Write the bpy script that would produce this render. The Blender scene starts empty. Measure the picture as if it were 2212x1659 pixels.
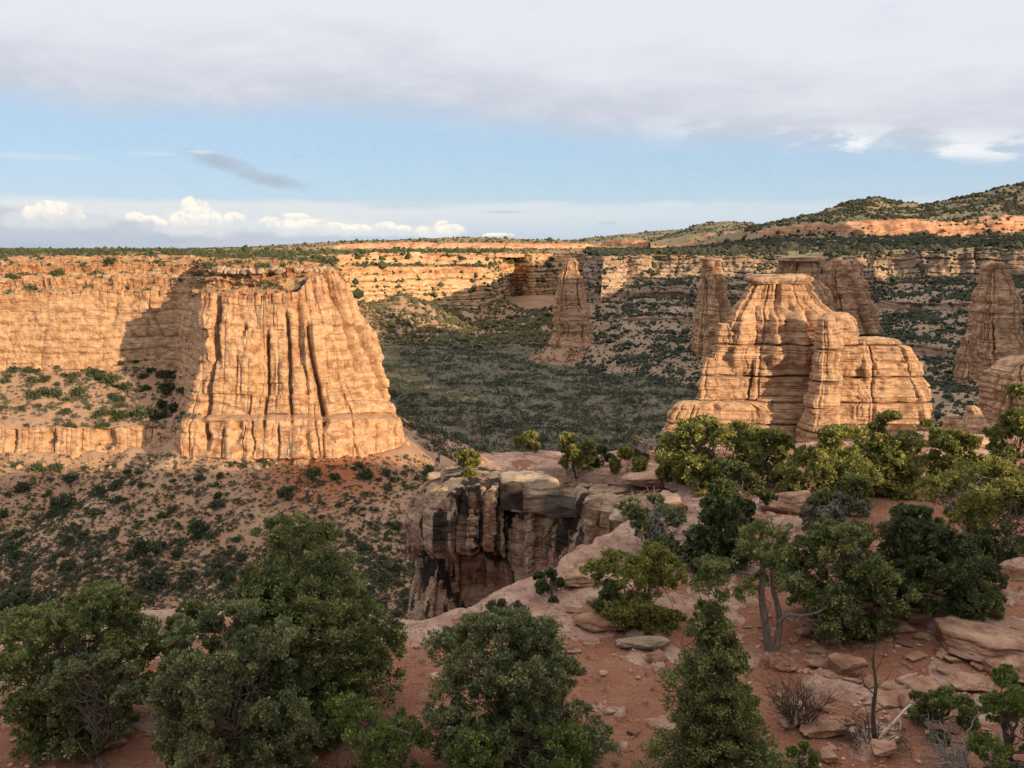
import bpy, math, random
import numpy as np
from mathutils import Vector
R = math.radians
SC = bpy.context.scene
COL = SC.collection

# ------------------------------------------------------------------ camera
FPX = 900.0                                   # focal length in pixels of a 1024 wide frame
HORV = 538.0                                  # eye level, in the 2212 x 1659 reading grid used below
PITCH = math.atan((384 - HORV * 768 / 1659) / FPX)
cam = bpy.data.objects.new('camera', bpy.data.cameras.new('camera'))
COL.objects.link(cam)
cam.data.sensor_width = 36
cam.data.lens = 36 * FPX / 1024
cam.data.clip_start = 0.2
cam.data.clip_end = 60000
cam.location = (0, 0, 0)
cam.rotation_euler = (R(90) - PITCH, 0, 0)
SC.camera = cam

# ------------------------------------------------------------------ node shorthand
class NT:
    def __init__(s, tree): s.t = tree; s.n = tree.nodes; s.l = tree.links
    def node(s, typ, ins=None, **props):
        n = s.n.new(typ)
        for k, v in props.items(): setattr(n, k, v)
        for k, v in (ins or {}).items():
            sock = n.inputs[k]
            if isinstance(v, bpy.types.NodeSocket): s.l.new(v, sock)
            else: sock.default_value = v
        return n
    def m(s, op, a, b=0.0, c=0.0, clamp=False):
        n = s.node('ShaderNodeMath', {0: a, 1: b, 2: c}, operation=op); n.use_clamp = clamp
        return n.outputs[0]
    def add(s, a, b): return s.m('ADD', a, b)
    def sub(s, a, b): return s.m('SUBTRACT', a, b)
    def mul(s, a, b): return s.m('MULTIPLY', a, b)
    def ss(s, x, lo, hi):
        n = s.node('ShaderNodeMapRange', {'Value': x, 'From Min': lo, 'From Max': hi}, interpolation_type='SMOOTHSTEP')
        return n.outputs[0]
    def mix(s, f, a, b, mode='MIX'):
        n = s.node('ShaderNodeMix', data_type='RGBA', blend_type=mode)
        for i, v in ((0, f), (6, a), (7, b)):
            if isinstance(v, bpy.types.NodeSocket): s.l.new(v, n.inputs[i])
            else: n.inputs[i].default_value = (v if not isinstance(v, tuple) else (*v, 1)[:4])
        return n.outputs[2]
    def noise(s, vec, scale, detail=4, rough=.55, dist=0.0):
        return s.node('ShaderNodeTexNoise', {'Vector': vec, 'Scale': scale, 'Detail': detail, 'Roughness': rough, 'Distortion': dist}).outputs[0]
    def vmul(s, vec, xyz):
        return s.node('ShaderNodeVectorMath', {0: vec, 1: xyz}, operation='MULTIPLY').outputs[0]
    def ramp(s, fac, stops, interp='LINEAR'):
        n = s.node('ShaderNodeValToRGB', {'Fac': fac}); e = n.color_ramp; e.interpolation = interp
        while len(e.elements) < len(stops): e.elements.new(0.5)
        for el, (p, c) in zip(e.elements, stops): el.position = p; el.color = (*c, 1)
        return n.outputs[0]

# ------------------------------------------------------------------ sun and sky
SUN_AZ, SUN_EL = R(45), R(12.5)               # azimuth measured from straight behind the camera towards its right
TS = math.tan(SUN_EL)
sdir = Vector((math.sin(SUN_AZ) * math.cos(SUN_EL), -math.cos(SUN_AZ) * math.cos(SUN_EL), math.sin(SUN_EL)))
sun = bpy.data.objects.new('sun', bpy.data.lights.new('sun', 'SUN'))
sun.data.energy = 5.0
sun.data.angle = R(0.5)
sun.data.color = (1.0, 0.735, 0.44)
sun.rotation_euler = sdir.to_track_quat('Z', 'Y').to_euler()
sun.location = (60, -60, 40)
COL.objects.link(sun)

def uv2ang(u, v):                             # reading grid -> azimuth, elevation of the sky direction
    px = (u / 2212 * 1024 - 512) / FPX; py = (384 - v / 1659 * 768) / FPX
    y = math.cos(PITCH) + py * math.sin(PITCH); z = -math.sin(PITCH) + py * math.cos(PITCH)
    return math.atan2(px, y), math.atan2(z, math.hypot(px, y))

def build_world():
    w = bpy.data.worlds.new('World'); SC.world = w; w.use_nodes = True
    T = NT(w.node_tree); T.n.clear()
    sky = T.node('ShaderNodeTexSky', sky_type='NISHITA', sun_disc=False)
    sky.sun_elevation = SUN_EL
    sky.sun_rotation = math.pi - SUN_AZ
    sky.altitude = 1800; sky.air_density = 1.0; sky.dust_density = 0.6; sky.ozone_density = 1.5
    d = T.node('ShaderNodeTexCoord').outputs['Generated']
    sx = T.node('ShaderNodeSeparateXYZ', {0: d})
    X, Y, Z = sx.outputs
    az = T.m('ARCTAN2', X, Y)
    hor = T.m('SQRT', T.add(T.mul(X, X), T.mul(Y, Y)))
    el = T.m('ARCTAN2', Z, hor)
    ang = T.node('ShaderNodeCombineXYZ', {0: az, 1: el, 2: 0.0}).outputs[0]
    def px(n): return n * 0.4629 / FPX          # a length in reading-grid pixels -> radians, roughly
    GAIN = 7.8
    # noises in sky angle; stretched flat like sheet cloud
    nA = T.noise(T.vmul(ang, (1.6, 7, 1)), 2.2, 6, .55, .3)
    nB = T.noise(T.vmul(ang, (5, 16, 1)), 2.0, 7, .6, .4)
    nC = T.noise(ang, 26.0, 7, .6)
    nD = T.noise(T.vmul(ang, (1.0, 2.2, 1)), 8.0, 5, .55, .6)
    # blue base: real sky, lifted a little towards the pale blue of evening
    base = T.mix(0.80, sky.outputs[0], (0.42 * GAIN, 0.625 * GAIN, 0.845 * GAIN))
    pale = T.ss(el, uv2ang(1100, 330)[1], uv2ang(1100, 520)[1])
    base = T.mix(T.mul(pale, .62), base, (0.60 * GAIN, 0.70 * GAIN, 0.77 * GAIN))
    # --- horizon bank: thin milky layer, grey-blue underneath on the left
    top = T.add(uv2ang(1106, 436)[1], T.mul(T.sub(nB, .5), px(22)))
    bank = T.ss(T.sub(top, el), -px(5), px(12))
    bankfade = T.ss(az, uv2ang(1750, 480)[0], uv2ang(700, 480)[0])
    bankc = T.mix(T.ss(el, uv2ang(1100, 530)[1], uv2ang(1100, 455)[1]), (0.50 * GAIN, 0.60 * GAIN, 0.73 * GAIN), (0.74 * GAIN, 0.79 * GAIN, 0.82 * GAIN))
    out = T.mix(T.mul(bank, T.add(.42, T.mul(bankfade, .54))), base, bankc)
    # grey-blue flat bases
    lowtop = T.add(uv2ang(200, 462)[1], T.add(T.mul(T.sub(az, uv2ang(200, 462)[0]), -.09), T.mul(T.sub(nB, .5), px(70))))
    low = T.mul(T.ss(T.sub(lowtop, el), -px(4), px(10)), T.ss(az, uv2ang(900, 500)[0], uv2ang(500, 500)[0]))
    lowc = T.mix(T.ss(nA, .4, .6), (0.42 * GAIN, 0.48 * GAIN, 0.60 * GAIN), (0.53 * GAIN, 0.57 * GAIN, 0.65 * GAIN))
    out = T.mix(T.mul(low, .75), out, lowc)
    # --- cumulus heads: (u, v, half width, half height)
    heads = [(120, 460, 62, 25), (150, 464, 34, 20), (408, 448, 20, 27), (425, 462, 36, 30), (452, 474, 32, 20), (398, 474, 32, 20), (292, 470, 22, 13), (325, 476, 30, 13), (345, 482, 16, 10),
             (505, 472, 24, 16), (585, 478, 30, 12), (640, 468, 34, 9), (610, 486, 44, 13), (672, 484, 36, 14), (720, 489, 36, 10), (775, 494, 40, 10), (830, 490, 34, 12), (870, 494, 24, 9),
             (912, 497, 18, 13), (955, 487, 18, 14), (972, 496, 34, 14), (1080, 508, 40, 6)]
    for (u, v, a, b, op) in [(125, 474, 120, 26, .55), (420, 482, 130, 34, .7), (650, 486, 170, 26, .75), (850, 497, 170, 17, .7), (960, 500, 60, 16, .6)]:
        ca, ce = uv2ang(u, v)
        dx = T.m('DIVIDE', T.sub(az, ca), px(a)); dy = T.m('DIVIDE', T.sub(el, ce), px(b))
        f = T.add(T.sub(1.0, T.add(T.mul(dx, dx), T.mul(dy, dy))), T.add(T.mul(T.sub(nC, .5), 2.2), T.mul(T.sub(nB, .5), 1.2)))
        out = T.mix(T.mul(T.ss(f, .0, .9), op), out, (0.80 * GAIN, 0.81 * GAIN, 0.82 * GAIN))
    nE = T.noise(ang, 62.0, 5, .65)
    wob = T.add(T.mul(T.sub(nC, .5), 1.5), T.mul(T.sub(nE, .5), 1.1))
    cum = None
    for (u, v, a, b) in heads:
        ca, ce = uv2ang(u, v)
        dx = T.m('DIVIDE', T.sub(az, ca), px(a)); dy = T.m('DIVIDE', T.sub(el, ce), px(b))
        f = T.sub(1.0, T.add(T.mul(dx, dx), T.mul(dy, dy)))
        q = T.mul(T.ss(T.add(f, wob), .02, .55), T.ss(T.add(dy, T.mul(wob, .7)), -1.0, .6))
        cum = q if cum is None else T.m('SMOOTH_MAX', cum, q, .12)
    # lit from the right and above: compare the puff noise with itself shifted towards the light
    shift = T.node('ShaderNodeVectorMath', {0: ang, 1: (px(5), px(6), 0)}, operation='ADD').outputs[0]
    nC2 = T.noise(shift, 26.0, 7, .6)
    litc = T.ss(T.sub(nC, nC2), -.10, .05)
    cumc = T.mix(litc, (0.84 * GAIN, 0.81 * GAIN, 0.79 * GAIN), (1.12 * GAIN, 1.02 * GAIN, 0.87 * GAIN))
    out = T.mix(T.m('MINIMUM', T.mul(cum, .92), .92), out, cumc)
    # --- small grey smears
    for (u, v, a, b, sl, op) in [(500, 362, 110, 22, -.26, .62), (580, 388, 110, 17, -.16, .62), (455, 345, 60, 18, -.3, .45), (640, 338, 22, 6, 0, .5), (1312, 481, 30, 5, 0, .7), (900, 446, 150, 10, 0, .45), (1080, 458, 60, 4, 0, .5)]:
        ca, ce = uv2ang(u, v)
        ee = T.sub(T.sub(el, ce), T.mul(T.sub(az, ca), sl))
        dx = T.m('DIVIDE', T.sub(az, ca), px(a)); dy = T.m('DIVIDE', ee, px(b))
        f = T.sub(1.0, T.add(T.mul(dx, dx), T.mul(dy, dy)))
        f = T.add(f, T.mul(T.sub(nB, .5), 2.6))
        f = T.add(f, T.mul(T.sub(nD, .5), 2.0))
        out = T.mix(T.mul(T.ss(f, .0, 1.5), op), out, (0.44 * GAIN, 0.49 * GAIN, 0.57 * GAIN))
    # thin white streaks
    for (u, v, a, b, op) in [(435, 328, 34, 5, .6), (330, 332, 60, 6, .35), (80, 338, 120, 8, .3), (1180, 440, 70, 7, .45), (1440, 440, 60, 7, .4)]:
        ca, ce = uv2ang(u, v)
        dx = T.m('DIVIDE', T.sub(az, ca), px(a)); dy = T.m('DIVIDE', T.sub(el, ce), px(b))
        f = T.add(T.sub(1.0, T.add(T.mul(dx, dx), T.mul(dy, dy))), T.mul(T.sub(nB, .5), 1.6))
        out = T.mix(T.mul(T.ss(f, 0, 1), op), out, (0.80 * GAIN, 0.82 * GAIN, 0.82 * GAIN))
    # --- the big sheet overhead: lower edge runs from v 215 on the left to v 335 on the right
    pts = [(-400, 190), (0, 214), (230, 246), (480, 246), (700, 240), (900, 252), (1100, 276), (1300, 302), (1550, 316), (1800, 330), (2212, 342), (2700, 350)]
    lo, hi = uv2ang(-400, 280)[0], uv2ang(2700, 280)[0]
    curve = T.node('ShaderNodeValToRGB', {'Fac': T.m('DIVIDE', T.sub(az, lo), hi - lo, clamp=True)})
    e = curve.color_ramp; e.interpolation = 'EASE'
    while len(e.elements) < len(pts): e.elements.new(.5)
    elo, ehi = uv2ang(1106, 360)[1], uv2ang(1106, 180)[1]
    for q, (u, v) in zip(e.elements, pts):
        a_, e_ = uv2ang(u, v); q.position = (a_ - lo) / (hi - lo); g = (e_ - elo) / (ehi - elo); q.color = (g, g, g, 1)
    edge = T.add(elo, T.mul(curve.outputs[0], ehi - elo))
    over = T.sub(el, edge)
    over = T.add(over, T.add(T.mul(T.sub(nA, .5), px(64)), T.mul(T.sub(nB, .5), px(16))))
    sheet = T.ss(over, -px(34), px(52))
    g1 = T.ss(T.add(over, T.add(T.mul(T.sub(nA, .5), px(200)), T.mul(T.sub(nB, .5), px(45)))), px(10), px(210))
    shc = T.mix(g1, (0.59 * GAIN, 0.63 * GAIN, 0.72 * GAIN), (0.80 * GAIN, 0.815 * GAIN, 0.875 * GAIN))
    shc = T.mix(T.mul(T.ss(nB, .40, .70), .35), shc, (0.85 * GAIN, 0.86 * GAIN, 0.91 * GAIN))
    thin = T.mul(T.ss(T.add(T.mul(nA, .6), T.mul(nB, .4)), .54, .70), T.mul(T.ss(over, px(120), px(300)), .55))
    shc = T.mix(thin, shc, (0.60 * GAIN, 0.69 * GAIN, 0.84 * GAIN))
    # bright torn fringe at the right hand lower edge
    fr = T.mul(T.ss(over, -px(30), px(8)), T.sub(1.0, T.ss(over, px(20), px(62))))
    fr = T.mul(fr, T.ss(az, uv2ang(1250, 300)[0], uv2ang(1750, 300)[0]))
    fr = T.mul(fr, T.ss(T.add(nB, T.mul(T.sub(nD, .5), .5)), .40, .58))
    sheet = T.m('MAXIMUM', sheet, T.mul(fr, .9))
    shc = T.mix(fr, shc, (0.94 * GAIN, 0.94 * GAIN, 0.95 * GAIN))
    out = T.mix(sheet, out, shc)
    # away from the frame: unseen sky dimmed low behind the viewer, brightened overhead to steer ambient light
    behind = T.mul(T.ss(Y, .25, -.35), T.sub(1.0, T.ss(el, .35, .85)))
    out = T.mix(T.mul(behind, .8), out, (0.26 * GAIN, 0.31 * GAIN, 0.38 * GAIN))
    zen = T.ss(el, .50, .95)
    out = T.mix(zen, out, (1.40 * GAIN, 1.28 * GAIN, 1.17 * GAIN))
    bg = T.node('ShaderNodeBackground', {'Color': out, 'Strength': 0.1})
    T.l.new(bg.outputs[0], T.node('ShaderNodeOutputWorld').inputs[0])
build_world()
SC.view_settings.view_transform = 'Standard'
SC.view_settings.look = 'None'
SC.view_settings.exposure = 0.36
SC.view_settings.gamma = 1.0
SC.cycles.max_bounces = 5
SC.cycles.diffuse_bounces = 3
SC.cycles.transparent_max_bounces = 4

# ------------------------------------------------------------------ geometry helpers
def D(u, v, Y):
    """world point seen at reading-grid (u, v) at horizontal distance Y"""
    px = (np.asarray(u, float) / 2212 * 1024 - 512) / FPX
    py = (384 - np.asarray(v, float) / 1659 * 768) / FPX
    dy = math.cos(PITCH) + py * math.sin(PITCH); dz = -math.sin(PITCH) + py * math.cos(PITCH)
    k = np.asarray(Y, float) / dy
    return np.stack(np.broadcast_arrays(px * k, np.asarray(Y, float) + 0 * k, dz * k), -1)

_rng = np.random.RandomState(7)
_perm = np.concatenate([_rng.permutation(512)] * 3)
_grad = _rng.normal(size=(512, 3)); _grad /= np.linalg.norm(_grad, axis=1)[:, None]
def perlin(p):
    p = np.asarray(p, float); i = np.floor(p).astype(np.int64); f = p - i; i &= 511
    w = f * f * f * (f * (f * 6 - 15) + 10)
    r = 0.0
    for a in (0, 1):
        xa = _perm[i[..., 0] + a]; wx = w[..., 0] if a else 1 - w[..., 0]
        for b in (0, 1):
            xb = _perm[(xa + i[..., 1] + b) & 511]; wy = w[..., 1] if b else 1 - w[..., 1]
            for c in (0, 1):
                g = _grad[_perm[(xb + i[..., 2] + c) & 511]]; wz = w[..., 2] if c else 1 - w[..., 2]
                d = g[..., 0] * (f[..., 0] - a) + g[..., 1] * (f[..., 1] - b) + g[..., 2] * (f[..., 2] - c)
                r = r + d * wx * wy * wz
    return r * 1.5
def fbm(p, octv=4, rough=.5):
    a, s, r = 1.0, 1.0, 0.0
    for k in range(octv):
        r = r + a * perlin(p * s + 17.3 * k); a *= rough; s *= 2.03
    return r
def ridged(p, octv=3):
    a, s, r = 1.0, 1.0, 0.0
    for k in range(octv):
        r = r + a * (1 - 2 * np.abs(perlin(p * s + 9.1 * k))); a *= .5; s *= 2.1
    return r
def n1(x, seed, octv=3):
    x = np.asarray(x, float)
    return fbm(np.stack([x, np.full_like(x, seed * 3.7 + .31), np.full_like(x, seed * 1.9 + .77)], -1), octv)
def cells(x, spacing, seed):
    """1-D cellular pattern: distance to the nearest cell border (0 at the crack), and a random value per cell"""
    q = np.asarray(x, float) / spacing; i = np.floor(q).astype(np.int64)
    rs = np.random.RandomState(seed); J = rs.rand(1024) * .8; V = rs.rand(1024)
    best1 = np.full(q.shape, 9.); best2 = np.full(q.shape, 9.); val = np.zeros(q.shape)
    for k in (-2, -1, 0, 1, 2):
        d = np.abs(q - (i + k + J[(i + k) & 1023])); up = d < best1
        best2 = np.where(up, best1, np.minimum(best2, d)); val = np.where(up, V[(i + k) & 1023], val); best1 = np.where(up, d, best1)
    return (best2 - best1) * .5 * spacing, val
def sst(x, a, b):
    t = np.clip((np.asarray(x, float) - a) / (b - a), 0, 1); return t * t * (3 - 2 * t)

def mesh_np(name, V, F, smooth=False):
    V = np.asarray(V, float).reshape(-1, 3); F = np.asarray(F, np.int64)
    me = bpy.data.meshes.new(name); k = F.shape[1]
    me.vertices.add(len(V)); me.vertices.foreach_set('co', V.ravel())
    me.loops.add(F.size); me.loops.foreach_set('vertex_index', F.ravel().astype(np.int32))
    me.polygons.add(len(F)); me.polygons.foreach_set('loop_start', np.arange(0, F.size, k, dtype=np.int32))
    me.polygons.foreach_set('loop_total', np.full(len(F), k, np.int32))
    me.polygons.foreach_set('use_smooth', np.full(len(F), smooth, bool))
    me.update(calc_edges=True)
    return me
def put(name, me, mat=None, parent=None, loc=None, **tags):
    o = bpy.data.objects.new(name, me); COL.objects.link(o)
    if mat is not None and len(me.materials) == 0: me.materials.append(mat)
    if parent is not None: o.parent = parent
    if loc is not None: o.location = loc
    for k, v in tags.items(): o[k] = v
    return o
def empty(name, loc, rz=0.0, **tags):
    o = bpy.data.objects.new(name, None); COL.objects.link(o); o.location = loc; o.rotation_euler = (0, 0, rz)
    o.empty_display_size = .2
    for k, v in tags.items(): o[k] = v
    return o
def grid_faces(nr, nc, wrap=False):
    r = np.arange(nr - 1)[:, None]; c = np.arange(nc if wrap else nc - 1)[None, :]; c2 = (c + 1) % nc
    return np.stack([r * nc + c, (r + 1) * nc + c, (r + 1) * nc + c2, r * nc + c2], -1).reshape(-1, 4)
def grid_normals(P, wrap=False):
    du = (np.roll(P, -1, 1) - np.roll(P, 1, 1)) if wrap else np.gradient(P, axis=1)
    dv = np.gradient(P, axis=0); n = np.cross(dv, du)
    return n / np.maximum(np.linalg.norm(n, axis=-1, keepdims=True), 1e-9)
def blur(A, k, axis, wrap=False):
    for _ in range(k):
        if wrap: A = .5 * A + .25 * (np.roll(A, 1, axis) + np.roll(A, -1, axis)); continue
        B = np.moveaxis(A, axis, 0).copy(); B[1:-1] = .5 * B[1:-1] + .25 * (B[:-2] + B[2:]); A = np.moveaxis(B, 0, axis)
    return A
def resample(P, step_c, step_r, cap=900):
    """P: coarse control net (rows, cols, 3) -> fine net with about those steps in metres"""
    for ax, step in ((1, step_c), (0, step_r)):
        A = np.moveaxis(P, ax, 0); seg = np.linalg.norm(np.diff(A, axis=0), axis=-1).reshape(len(A) - 1, -1).max(1)
        n = np.clip(np.ceil(seg / step), 1, cap).astype(int); out = []
        for k in range(len(A) - 1):
            t = np.arange(n[k]) / n[k]; out.append(A[k] + (A[k + 1] - A[k]) * t.reshape(-1, *([1] * (A.ndim - 1))))
        out.append(A[-1:]); P = np.moveaxis(np.concatenate(out), 0, ax)
    return P
def arc(P, axis):
    d = np.linalg.norm(np.diff(P, axis=axis), axis=-1); z = np.zeros_like(np.take(d, [0], axis))
    return np.concatenate([z, np.cumsum(d, axis)], axis)

def strata(P, seed, amp, step=5.0, warp=1.5):
    """stepped ledges by height, thin dark bedding seams cut back into the face"""
    z = P[..., 2] + warp * fbm(P / 45.0 + seed, 2)
    d, v = cells(z, step, seed + 3); d2, v2 = cells(z, step * .33, seed + 5)
    out = amp * (v - .5) + amp * .45 * (v2 - .5)
    out = out - amp * .8 * np.exp(-(d / (step * .05 + .12)) ** 2) - amp * .3 * np.exp(-(d2 / .14) ** 2)
    return out
def pillars(U, P, seed, spacing, depth, crack, flat=.24):
    """vertical joints: flat fronted columns of uneven depth parted by narrow cracks"""
    z = P[..., 2]
    Uw = U + spacing * .14 * fbm(np.stack([U / (spacing * 3), z / 48, np.full_like(z, seed)], -1), 3)
    d, v = cells(Uw, spacing, seed)
    t = np.clip(d / (spacing * flat), 0, 1)
    gate = sst(fbm(np.stack([U / (spacing * 1.3), z / 45, np.full_like(z, seed + 4.)], -1), 2), -.30, .25)
    vz = fbm(np.stack([v * 40, z / 35, np.full_like(z, seed + 8.)], -1), 2)
    out = depth * (.55 * (np.sqrt(1 - (1 - t) ** 2) - .8) * (.3 + .7 * gate) + .9 * (v - .5) + .5 * vz)
    return out - crack * np.exp(-(d / .5) ** 2) * gate
def blocks(U, P, seed, wu, hz, amp):
    """courses of staggered blocks, each standing a little in or out"""
    z = P[..., 2] + .8 * fbm(P / 30.0 + seed, 2); dz, vz = cells(z, hz, seed)
    du, vu = cells(U + 53.7 * vz * wu + .12 * wu * fbm(P / (wu * .8), 2), wu, seed + 1)
    j = (vu * 7.31 + vz * 3.77) % 1.0
    return amp * (j - .5) - amp * .7 * np.exp(-(du / .32) ** 2) * (j > .35)
def cracks(U, z, lst, zw=6.0):
    out = 0.0
    for (u0, zb, zt, dep, wid, lean) in lst:
        uc = u0 + lean * (z - zb) + .8 * n1(z / 16.0, u0 % 31, 4)
        win = sst(z, zb - zw * .4, zb + zw * .6) * (1 - sst(z, zt - zw * .6, zt + zw * .4))
        out = out - dep * win * np.exp(-((U - uc) / wid) ** 2)
    return out

# ------------------------------------------------------------------ materials
def new_mat(name):
    m = bpy.data.materials.new(name); m.use_nodes = True; T = NT(m.node_tree); T.n.clear()
    b = T.node('ShaderNodeBsdfPrincipled'); o = T.node('ShaderNodeOutputMaterial'); T.l.new(b.outputs[0], o.inputs[0])
    b.inputs['Roughness'].default_value = .92
    b.inputs['Specular IOR Level'].default_value = .15
    return m, T, b
def bump(T, b, h, strength, dist):
    n = T.node('ShaderNodeBump', {'Height': h, 'Strength': strength, 'Distance': dist}); T.l.new(n.outputs[0], b.inputs['Normal'])

def rock_mat(name, pal, scale=1.0, streak=.5, bands=.045, seed=0.0, bumpd=.6, varnish=(.10, .055, .04), drape=None, lines=.55):
    """banded sandstone: colour follows height, blotched, with mineral streaks running down"""
    m, T, b = new_mat(name)
    p0 = T.node('ShaderNodeNewGeometry').outputs['Position']
    p = T.node('ShaderNodeVectorMath', {0: p0, 1: (seed * 37, seed * 11, 0)}, operation='ADD').outputs[0]
    z = T.node('ShaderNodeSeparateXYZ', {0: p}).outputs[2]
    w1 = T.noise(p, .012 * scale, 5, .6); w2 = T.noise(p, .07 * scale, 5, .6)
    zz = T.add(T.mul(z, bands), T.add(T.mul(w1, 1.5), T.mul(w2, .35)))
    one = T.node('ShaderNodeTexNoise', {'W': zz, 'Scale': 1.3, 'Detail': 5, 'Roughness': .65}, noise_dimensions='1D').outputs[0]
    col = T.ramp(T.ss(one, .30, .70), [(i / (len(pal) - 1), c) for i, c in enumerate(pal)])
    mott = T.noise(T.vmul(p, (1, 1, 1.8)), .16 * scale, 7, .62)
    col = T.mix(T.mul(T.ss(mott, .40, .72), .55), col, tuple(c * 1.22 for c in pal[-1]))
    col = T.mix(T.mul(T.ss(mott, .54, .30), .75), col, (pal[0][0] * .62, pal[0][1] * .55, pal[0][2] * .52))
    st = T.noise(T.vmul(p, (.9, .9, .035)), .55 * scale, 5, .6)
    stz = T.noise(p, .022 * scale, 3, .5)
    smask = T.mul(T.mul(T.ss(st, .54, .70), T.ss(stz, .46, .62)), streak)
    col = T.mix(smask, col, varnish)
    st2 = T.noise(T.vmul(p, (1, 1, .05)), 1.6 * scale, 4, .6)
    col = T.mix(T.mul(T.ss(st2, .5, .8), .28 * min(1, streak * 2)), col, (pal[0][0] * .7, pal[0][1] * .62, pal[0][2] * .6))
    thin = T.noise(T.vmul(p, (.12, .12, 1.7)), .9 * scale, 5, .7)
    col = T.mix(T.mul(T.ss(thin, .50, .70), lines), col, (pal[0][0] * .55, pal[0][1] * .5, pal[0][2] * .5))
    if drape:
        dn = T.noise(T.vmul(p, (1, 1, .07)), drape, 5, .55); dm = T.noise(p, drape * .22, 3, .5)
        col = T.mix(T.mul(T.mul(T.ss(dn, .50, .54), T.ss(dm, .36, .46)), .95), col, varnish)
        dn2 = T.noise(T.vmul(p, (1.3, .9, .07)), drape * 1.7, 5, .55)
        col = T.mix(T.mul(T.ss(dn2, .56, .62), .6), col, (.30, .15, .09))
    T.l.new(col, b.inputs['Base Color'])
    h = T.add(T.mul(T.noise(T.vmul(p, (.25, .25, 1.3)), .8 * scale, 8, .68), 1.0), T.mul(T.noise(p, .7 * scale, 8, .7), .9))
    bump(T, b, h, 1.0, bumpd * 1.6)
    return m

def soil_mat(name, c1, c2, c3, scale, redspot=None, bd=.4, floor=None):
    m, T, b = new_mat(name)
    p = T.node('ShaderNodeNewGeometry').outputs['Position']
    a = T.noise(p, .02 * scale, 6, .6); c = T.noise(p, .22 * scale, 7, .65); e = T.noise(p, 1.4 * scale, 5, .7)
    col = T.mix(T.ss(a, .38, .62), c1, c2)
    col = T.mix(T.mul(T.ss(c, .48, .7), .8), col, c3)
    col = T.mix(T.mul(T.ss(e, .5, .75), .45), col, tuple(x * .5 for x in c1))
    if redspot:
        (x, y, r) = redspot
        dv = T.node('ShaderNodeVectorMath', {0: p, 1: (x, y, -118)}, operation='DISTANCE').outputs['Value']
        col = T.mix(T.ss(T.add(dv, T.mul(T.sub(c, .5), r * 1.2)), r, r * .3), col, (.33, .115, .055))
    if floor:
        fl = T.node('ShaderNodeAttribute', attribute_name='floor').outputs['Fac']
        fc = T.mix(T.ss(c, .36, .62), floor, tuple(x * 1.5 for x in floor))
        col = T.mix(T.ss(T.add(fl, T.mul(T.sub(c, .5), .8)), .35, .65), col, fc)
    T.l.new(col, b.inputs['Base Color'])
    bump(T, b, T.add(c, T.mul(e, .5)), .6, bd)
    return m

def leaf_mat(name, dark, mid, light, patch=.35):
    m, T, b = new_mat(name)
    g = T.node('ShaderNodeNewGeometry'); rnd = g.outputs['Random Per Island']
    tc = T.node('ShaderNodeTexCoord').outputs['Object']
    n = T.noise(tc, 2.4, 3, .6)
    f = T.add(T.mul(rnd, .5), T.mul(T.ss(n, .3, .7), .55))
    col = T.ramp(T.ss(f, .12, .95), [(0, dark), (.5, mid), (1, light)])
    T.l.new(col, b.inputs['Base Color']); b.inputs['Roughness'].default_value = .8
    tr = T.node('ShaderNodeBsdfTranslucent'); T.l.new(T.mix(.5, col, light), tr.inputs['Color'])
    mx = T.node('ShaderNodeMixShader', {'Fac': .22}); T.l.new(b.outputs[0], mx.inputs[1]); T.l.new(tr.outputs[0], mx.inputs[2])
    T.l.new(mx.outputs[0], T.n['Material Output'].inputs[0])
    return m
def bark_mat(name, a, c, sc=9.0):
    m, T, b = new_mat(name)
    tc = T.node('ShaderNodeTexCoord').outputs['Object']
    n = T.noise(T.vmul(tc, (1, 1, .18)), sc * 2.2, 5, .65)
    T.l.new(T.ramp(T.ss(n, .3, .7), [(0, a), (1, c)]), b.inputs['Base Color'])
    bump(T, b, n, .8, .03)
    return m

MAT = {}
MAT['cliff'] = rock_mat('cliff_sandstone', [(.38, .19, .10), (.52, .305, .17), (.58, .37, .22), (.46, .25, .135), (.62, .43, .27)], streak=.7, lines=.25)
MAT['ledge'] = rock_mat('ledge_sandstone', [(.27, .11, .055), (.42, .20, .10), (.50, .31, .18), (.36, .155, .08), (.54, .37, .23)], bands=.10, streak=.2, seed=2)
MAT['tower'] = rock_mat('tower_sandstone', [(.36, .20, .12), (.48, .295, .18), (.54, .355, .23), (.43, .25, .15), (.57, .395, .26)], bands=.07, streak=.5, seed=3, lines=.35)
MAT['cap'] = rock_mat('caprock_sandstone', [(.33, .20, .12), (.46, .31, .20), (.54, .40, .28)], bands=.3, streak=.1, seed=4)
MAT['far'] = rock_mat('far_sandstone', [(.40, .19, .10), (.55, .34, .19), (.62, .43, .27), (.50, .27, .15), (.63, .46, .30)], bands=.035, scale=.5, streak=.35, seed=5)
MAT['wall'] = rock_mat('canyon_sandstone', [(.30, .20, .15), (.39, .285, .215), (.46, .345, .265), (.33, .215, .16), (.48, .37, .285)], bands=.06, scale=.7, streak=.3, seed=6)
MAT['band'] = rock_mat('red_band', [(.46, .20, .12), (.58, .31, .19), (.62, .38, .25)], bands=.05, scale=.3, streak=.1, seed=7)
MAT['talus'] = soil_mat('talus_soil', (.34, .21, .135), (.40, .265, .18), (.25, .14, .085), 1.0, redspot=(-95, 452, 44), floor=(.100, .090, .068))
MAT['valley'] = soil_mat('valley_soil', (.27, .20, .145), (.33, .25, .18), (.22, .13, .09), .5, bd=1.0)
MAT['mesa'] = soil_mat('mesa_soil', (.30, .20, .11), (.34, .23, .13), (.26, .155, .08), .3, bd=1.5)
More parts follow.
